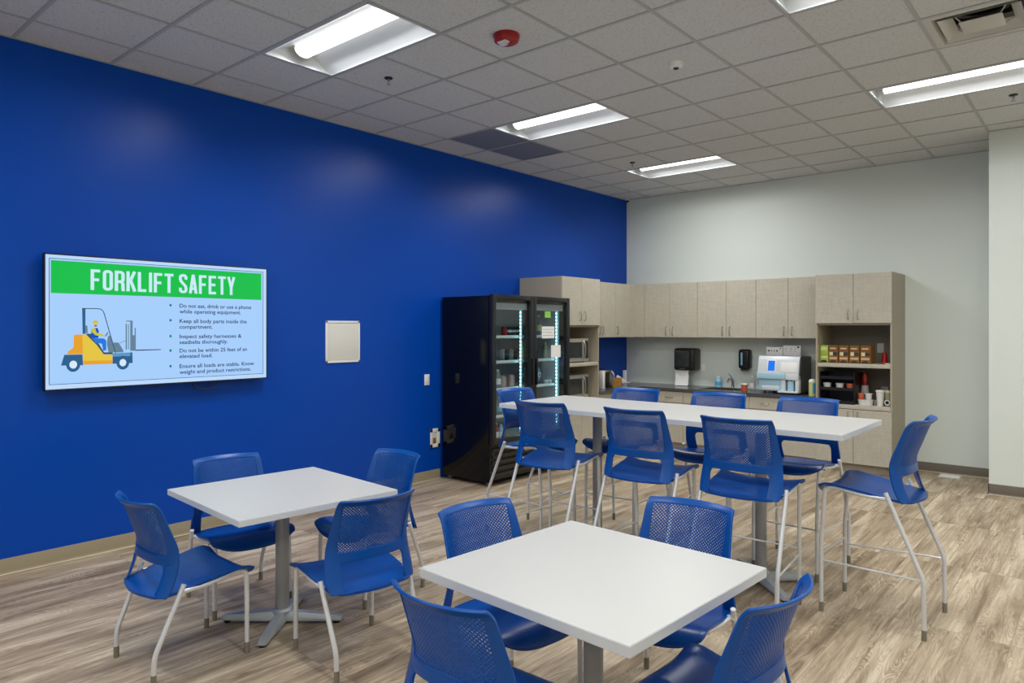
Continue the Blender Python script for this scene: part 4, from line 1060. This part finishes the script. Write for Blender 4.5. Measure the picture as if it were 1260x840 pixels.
MB().box(1.800, 1.952, 9.12, D-.0005, 1.10, 1.362, .03, 4).build('housing', M_BLACK, t)
MB().box(1.838, 1.862, 9.1185, 9.1215, 1.15, 1.32, .001, 1).build('sight_window', M_CYANB, t)
MB().box(1.83, 1.925, 9.13, 9.20, 1.078, 1.10, .006).build('nozzle', M_BLACK, t)
bottle(1.51, 9.15, ZT2, .038, .15, M_CYANB, M_WHITE, M_BLUELBL, 'blue soap bottle behind the left of the sink', neck=.6)
t = thing('lidded_cup', 'coral red cup with a white lid right of the sink', 'cup', (2.02, 8.80, ZT2))
MB().lathe([(0, 0), (.034, 0), (.044, .085), (0, .085)], (2.02, 8.80, ZT2), 22).build('cup_body', M_TERRA, t)
MB().lathe([(.046, .083), (.047, .094), (.042, .097), (0, .097)], (2.02, 8.80, ZT2), 22).build('lid', M_WHITE, t)
bottle(2.065, 8.96, ZT2, .032, .19, M_CLEAR, M_WHITE, M_WHITE, 'clear plastic water bottle left of the drinks machine')
# drinks machine
mx0, mx1, my0, my1 = 2.225, 2.74, 8.70, 9.15
t = thing('drinks_machine', 'white and pale blue countertop coffee machine with a blue display', 'coffee machine', ((mx0+mx1)/2, 8.92, ZT2))
z0 = ZT2+.02
mb = MB(); mb.prism([(my0+.105, z0), (my1, z0), (my1, z0+.435), (my0+.085, z0+.435), (my0+.045, z0+.22), (my0+.105, z0+.20)], mx0+.004, mx1+.0, 'x'); mb.build('dark_body', M_MDARK, t, smooth=False)
mb = MB(); mb.prism([(my0+.01, z0+.235), (my0+.105, z0+.235), (my0+.105, z0+.442), (my0+.075, z0+.442), (my0+.05, z0+.40)], mx0, mx1-.012, 'x', .003); mb.build('sloped_front', M_MWHITE, t)
def on_slope(name, xa, xb, za, zb, m, par):
    def yy(z): return my0+.01+(z-.235)*(.04/.165)
    mb = MB(); mb.prism([(yy(za)-.004, z0+za), (yy(za)+.006, z0+za), (yy(zb)+.006, z0+zb), (yy(zb)-.004, z0+zb)], xa, xb, 'x', .001); return mb.build(name, m, par)
on_slope('display_frame', mx0+.115, mx0+.225, .245, .40, M_WHITE, t); 
def on_slope2(name, xa, xb, za, zb, m, par):
    def yy(z): return my0+.01+(z-.235)*(.04/.165)
    mb = MB(); mb.prism([(yy(za)-.0065, z0+za), (yy(za)-.003, z0+za), (yy(zb)-.003, z0+zb), (yy(zb)-.0065, z0+zb)], xa, xb, 'x'); return mb.build(name, m, par, smooth=False)
on_slope2('display', mx0+.130, mx0+.212, .262, .385, M_SCRBLUE, t)
on_slope('hopper_door', mx0+.285, mx1-.035, .25, .37, M_WHITE, t)
MB().box(mx0-.006, mx1-.17, my0-.004, my0+.11, z0+.160, z0+.236, .006).build('blue_bumper', M_MBLUE, t)
MB().box(mx0+.012, mx1-.19, my0+.03, my0+.11, z0+.012, z0+.160, .004).build('lower_panel', M_MBLUE, t)
mb = MB(); mb.box(mx0+.05, mx0+.26, my0+.024, my0+.034, z0+.02, z0+.075, .003); mb.build('drip_drawer', M_MWHITE, t)
MB().box(mx1-.17, mx1-.015, my0+.01, my0+.11, z0+.155, z0+.236, .005).build('nozzle_block', M_MWHITE, t)
mb = MB()
for k in (.04, .085, .12): mb.lathe([(0, .13), (.010, .13), (.012, .158), (0, .158)], (mx1-.17+k, my0+.05, z0), 12)
mb.build('nozzles', M_MBLUE, t)
MB().box(mx0+.29, mx0+.34, my0+.02, my0+.11, z0+.015, z0+.160, .006).build('pillar', M_MWHITE, t)
MB().lathe([(0, 0), (.042, 0), (.042, .12), (0, .12)], (mx1-.12, my0+.065, z0+.02), 22).build('brew_cylinder', M_MBLUE, t)
MB().box(mx1-.055, mx1-.012, my0+.02, my0+.11, z0+.015, z0+.160, .004).build('side_pillar', M_MWHITE, t)
MB().box(mx0+.26, mx1-.012, my0-.02, my0+.12, z0-.003, z0+.018, .005).build('drip_tray', M_MWHITE, t)
mb = MB()
for sx in (mx0+.06, mx1-.04):
    for sy in (my0+.10, my1-.04): mb.lathe([(0, 0), (.016, 0), (.014, .0205), (0, .0205)], (sx, sy, ZT2), 10)
mb.build('feet', M_BLACK, t)
# signs on top of the machine
zt_ = z0+.436
for (xa, xb, h, lab, kind) in ((2.215, 2.425, .112, 'small white instruction card with dark round icons on the coffee machine', 0), (2.432, 2.650, .135, 'taller white instruction card with faint print on the coffee machine', 1)):
    t = thing('instruction_card', lab, 'card', ((xa+xb)/2, 9.04, zt_), 'cards on the coffee machine')
    MB().box(xa, xb, 9.03, 9.045, zt_, zt_+h, .002).build('card_face', M_PAPER, t)
    mb = MB()
    if kind == 0:
        for k, q in enumerate((.03, .065, .10, .135)): mb.lathe([(0, 0), (.011 if k in (0, 3) else .007, 0)], n=14, M=Matrix.Translation((xa+q+.005, 9.0295, zt_+.065)) @ Matrix.Rotation(R(90), 4, 'X'))
        mb.box(xb-.035, xb-.02, 9.0292, 9.0298, zt_+.085, zt_+.1)
    else:
        for q in (.03, .09, .15):
            mb.box(xa+q, xa+q+.012, 9.0292, 9.0298, zt_+.09, zt_+.098); mb.box(xa+q, xa+q+.008, 9.0292, 9.0298, zt_+.06, zt_+.066)
        mb.lathe([(0, 0), (.012, 0)], n=14, M=Matrix.Translation((xb-.03, 9.0295, zt_+.115)) @ Matrix.Rotation(R(90), 4, 'X'))
    mb.build('print_marks', M_INK if kind == 0 else M_GREY0 if False else M_INK, t, smooth=False)
t = thing('wipes_canister', 'yellow and blue wipes canister with a white lid beside the tall cabinet', 'canister', (2.882, 8.74, ZT2))
MB().lathe([(0, 0), (.040, 0), (.040, .165), (0, .165)], (2.882, 8.74, ZT2), 24).build('tub', M_YELLOW, t)
mb = MB()
for k in range(12):
    a0 = R(-70+k*9); a1 = R(-70+(k+1)*9); r_ = .0406
    mb.flat([(2.882+r_*math.cos(a0), 8.74+r_*math.sin(a0), ZT2+.03), (2.882+r_*math.cos(a1), 8.74+r_*math.sin(a1), ZT2+.03), (2.882+r_*math.cos(a1), 8.74+r_*math.sin(a1), ZT2+.15), (2.882+r_*math.cos(a0), 8.74+r_*math.sin(a0), ZT2+.15)])
mb.build('label', M_BLUELBL, t)
MB().lathe([(.041, .16), (.041, .178), (.030, .195), (.016, .20), (0, .20)], (2.882, 8.74, ZT2), 24).build('lid', M_WHITE, t)
# things in the blue corner
t = thing('toaster', 'chrome and black toaster at the blue end of the worktop', 'toaster', (.30, 8.05, ZT2))
MB().box(.16, .44, 7.93, 8.18, ZT2+.012, ZT2+.25, .05, 5).build('chrome_shell', M_CHROME, t)
MB().box(.435, .455, 7.96, 8.06, ZT2+.02, ZT2+.22, .012, 3).build('black_front', M_BLACK, t)
MB().tube([(.44, 8.11, ZT2+.03), (.485, 8.115, ZT2+.08), (.485, 8.12, ZT2+.18), (.44, 8.125, ZT2+.23)], .009, 8, fil=.03).build('side_loop', M_CHROME, t)
mb = MB(); mb.box(.17, .43, 7.94, 8.17, ZT2, ZT2+.014, .004); mb.build('base', M_BLACK, t)
mb = MB(); mb.box(.22, .40, 8.0, 8.02, ZT2+.2485, ZT2+.2515); mb.box(.22, .40, 8.09, 8.11, ZT2+.2485, ZT2+.2515); mb.build('bread_slots', M_BLACK, t)
item(MB().box(.40, .47, 7.86, 7.92, ZT2, ZT2+.24, .004), 'paper_pack', M_PAPER, 'white paper pack standing beside the toaster', 'paper', None, (.43, 7.89, ZT2))
t = thing('wooden_box', 'honey coloured wooden caddy on the worktop near the corner', 'box', (.30, 8.33, ZT2))
mb = MB()
mb.box(.20, .40, 8.215, 8.455, ZT2, ZT2+.012); mb.box(.20, .21, 8.215, 8.455, ZT2+.012, ZT2+.115); mb.box(.39, .40, 8.215, 8.455, ZT2+.012, ZT2+.115)
mb.box(.21, .39, 8.215, 8.225, ZT2+.012, ZT2+.115); mb.box(.21, .39, 8.445, 8.455, ZT2+.012, ZT2+.115); mb.build('box_body', M_WOODB, t, smooth=False)
MB().box(.2105, .3895, 8.331, 8.339, ZT2+.012, ZT2+.108).build('divider', M_WOODB, t, smooth=False)
item(MB().box(-.075, .075, -.014, .014, -.030, .030, .006, 2, Matrix.Translation((.26, 8.64, ZT2+.0765)) @ Matrix.Rotation(R(62), 4, 'Z') @ Matrix.Rotation(R(32), 4, 'Y')), 'tape_dispenser', M_WHITE, 'white tilted gadget on the worktop in the corner', 'gadget', None, (.26, 8.64, ZT2))
t = thing('napkin_stand', 'slim upright white stand in the corner of the worktop', 'stand', (.10, 9.02, ZT2))
MB().box(.035, .165, 8.95, 9.09, ZT2, ZT2+.010, .003).build('stand_base', M_WHITE, t)
MB().box(.075, .125, 9.0, 9.04, ZT2+.008, ZT2+.185, .004).build('upright', M_WHITE, t)

# ------------------------------------------------------------------ shelves of the right tall cabinet
zs = 1.2385
def carton(x0, x1, lab, lime):
    t = thing('pod_carton', lab, 'carton', ((x0+x1)/2, 8.75, zs), 'coffee pod cartons on the upper shelf'); y0, y1, h = 8.68, 8.86, .205
    MB().box(x0, x1, y0, y1, zs, zs+h, .001, 1).build('carton_body', M_LIME if lime else M_GOLD, t)
    w_ = x1-x0; yf = y0-.0008
    def patch(name, a, c_, z0_, z1_, m): MB().box(x0+a*w_, x0+c_*w_, yf, y0+.001, zs+z0_, zs+z1_).build(name, m, t, smooth=False)
    if lime:
        patch('print_band', .08, .85, .145, .185, M_LIMELT); patch('seam', 0, 1, .098, .102, M_OLIVE); patch('lower_print', .1, .9, .055, .078, M_LIMELT)
    else:
        patch('side_print', .90, 1.0, .0, .205, M_CARTON); patch('top_print', .06, .86, .152, .188, M_CARTON); MB().box(x0+.14*w_, x0+.78*w_, y0-.0014, y0, zs+.162, zs+.179).build('top_lettering_band', M_ORANGEP, t, smooth=False); patch('name_plate', .10, .45, .088, .128, M_CREAMP); patch('dark_plate', .45, .90, .085, .128, M_INK); patch('pale_band', .06, .90, .045, .066, M_ORANGEP); patch('brown_band', .04, .9, .190, .200, M_CARTON); patch('mid_band', .04, .9, .133, .150, M_CARTON)
    mb = MB(); xc = (x0+x1)/2-.003; pts = [(xc+.040*math.cos(R(180*k/10)), zs+.004+.030*math.sin(R(180*k/10))) for k in range(11)]
    mb.prism(pts, yf, y0+.001, 'y'); mb.build('opening_arc', M_INK, t, smooth=False)
carton(2.990, 3.080, 'lime green pod carton at the left of the upper shelf', True)
cl = ['brown and gold coffee pod carton right next to the lime green one', 'brown and gold coffee pod carton, second of the four from the left', 'brown and gold coffee pod carton, third of the four from the left', 'brown and gold coffee pod carton closest to the red cups']
for k in range(4): carton(3.086+k*.115, 3.190+k*.115+(.004 if k == 3 else 0), cl[k], False)
t = thing('wall_outlet', 'white outlet plate inside the tall cabinet above the red cups', 'outlet', (3.52, D-.03, 1.405), 'outlet plates')
MB().box(3.484, 3.556, D-.037, D-.0305, 1.350, 1.465, .002).build('plate', M_WHITE, t); MB().box(3.503, 3.537, D-.040, D-.036, 1.368, 1.447, .002).build('socket', M_BEIGE, t)
for k in range(3): cup(3.655, 8.80, zs+k*.024, .024, .033, .082, M_RED if k else M_REDCUP, 'red plastic cup in the upside-down stack on the upper shelf', 'stacked red cups on the upper shelf', flip=True)
item(MB().box(3.685, 3.735, 8.70, 8.76, zs, zs+.010, .002), 'lid_packet', M_WHITE, 'small flat white packet at the right edge of the upper shelf', 'packet', None, (3.71, 8.73, zs))
zs = .7655
t = thing('desk_organizer', 'black three-tier organizer holding cups on the lower open shelf', 'organizer', (3.18, 8.85, zs))
mb = MB(); mb.box(2.990, 3.000, 8.66, 9.0, zs, zs+.365, .001); mb.box(3.365, 3.375, 8.66, 9.0, zs, zs+.365, .001); mb.box(3.0, 3.365, 8.99, 9.0, zs, zs+.365); mb.build('side_panel', M_BLACK, t, smooth=False)
for zz in (.0, .155, .285):
    mb = MB(); mb.box(3.0, 3.365, 8.662, 8.99, zs+zz, zs+zz+.008); mb.box(3.0, 3.365, 8.655, 8.662, zs+zz, zs+zz+.035, .001); mb.build('tier', M_BLACK if zz else M_BLACK, t, smooth=False)
o_z = zs+.1635
for k, (x_, m_, lab) in enumerate(((3.055, M_FOAM, 'white paper cup at the left on the organizer'), (3.195, M_FOAM, 'white paper cup in the middle of the organizer'), (3.310, M_TERRA, 'coral red cup at the right on the organizer'))):
    cup(x_, 8.73, o_z, .033, .045, .072, m_, lab, 'cups on the organizer')
for k in range(4): item(MB().box(3.01+.004*k, 3.145+.01*k, 8.68, 8.84, zs+.0085+k*.004, zs+.0118+k*.004, 0, 2), 'paper_sheet', M_PAPER, 'white paper in the pile on the lowest tier of the organizer', 'paper', 'papers in the organizer', (3.08, 8.76, zs+.01+k*.004))
# stack of cups
for k in range(3): cup(3.418, 8.93, zs+k*.055, .036, .046, .10, M_CLEAR if k < 2 else M_FOAM, 'translucent cup in the tall stack behind the white basket', 'translucent cups in the tall stack', flip=True)
for k in range(3): cup(3.418, 8.93, zs+.2135+k*.024, .024, .034, .086, M_RED if k < 2 else M_REDCUP, 'red cup at the top of the tall stack behind the basket', 'red cups on the tall stack', flip=True)
t = thing('white_basket', 'low white oval basket at the front of the lower shelf', 'basket', (3.472, 8.73, zs))
MB().lathe([(0, 0), (.068, 0), (.078, .062), (.082, .064), (.080, .058), (.066, .006), (0, .005)], (3.472, 8.73, zs), 30, sx=1.05, sy=.75).build('bowl_body', M_FOAM, t)
cup(3.426, 8.722, zs+.007, .020, .033, .128, M_TERRA, 'coral red cup standing in the white basket', None)
cup(3.504, 8.735, zs+.007, .024, .038, .125, M_FOAM, 'white foam cup standing in the white basket', None)
t = thing('tall_white_cup', 'tall white lidded cup in front of the clear box on the lower shelf', 'cup', (3.632, 8.70, zs))
MB().lathe([(0, 0), (.029, 0), (.042, .165), (0, .165)], (3.632, 8.70, zs), 24).build('cup_body', M_FOAM, t)
MB().lathe([(.043, .160), (.047, .164), (.047, .176), (.040, .181), (0, .181)], (3.632, 8.70, zs), 24).build('lid', M_WHITE, t)
item(MB().box(3.60, 3.68, 8.86, 8.94, zs, zs+.21, .006), 'clear_canister', M_CLEAR, 'clear square canister behind the tall white cup', 'canister', None, (3.64, 8.9, zs))
item(MB().lathe([(0, 0), (.022, .002), (.028, .03), (.018, .055), (0, .058)], (3.560, 8.83, zs), 14), 'crumpled_napkin', M_PAPER, 'small crumpled white napkin between basket and tall cup', 'napkin', None, (3.56, 8.83, zs))
t = thing('olive_canister', 'pale olive canister with a black round mark at the right of the shelf', 'canister', (3.712, 8.72, zs))
MB().lathe([(0, 0), (.034, 0), (.035, .165), (0, .165)], (3.712, 8.72, zs), 22).build('canister_body', M_OLIVE, t)
MB().lathe([(.036, .158), (.038, .180), (0, .181)], (3.712, 8.72, zs), 22).build('lid', M_CREAMP, t)
mb = MB(); mb.lathe([(0, 0), (.019, 0), (.019, .003), (0, .003)], n=20, M=Matrix.Translation((3.712-.006, 8.72-.033, zs+.045)) @ Matrix.Rotation(R(90), 4, 'X')); mb.build('round_mark', M_BLACK, t)
mb = MB(); mb.lathe([(.019, 0), (.029, 0), (.029, .002), (.019, .002)], n=20, M=Matrix.Translation((3.712-.006, 8.72-.0325, zs+.045)) @ Matrix.Rotation(R(90), 4, 'X')); mb.build('mark_ring', M_WHITE, t)

# ------------------------------------------------------------------ floor plate by the grey wall
t = thing('floor_register', 'white floor register lying by the grey wall at right', 'floor vent', (4.255, 9.05, 0))
MB().box(4.155, 4.355, 8.965, 9.135, 0, .010, .003).build('plate', M_BEIGE, t)
mb = MB()
for k in range(6): mb.box(4.175, 4.335, 8.985+k*.023, 8.993+k*.023, .0098, .0112)
mb.build('slots', M_WHITE, t, smooth=False)
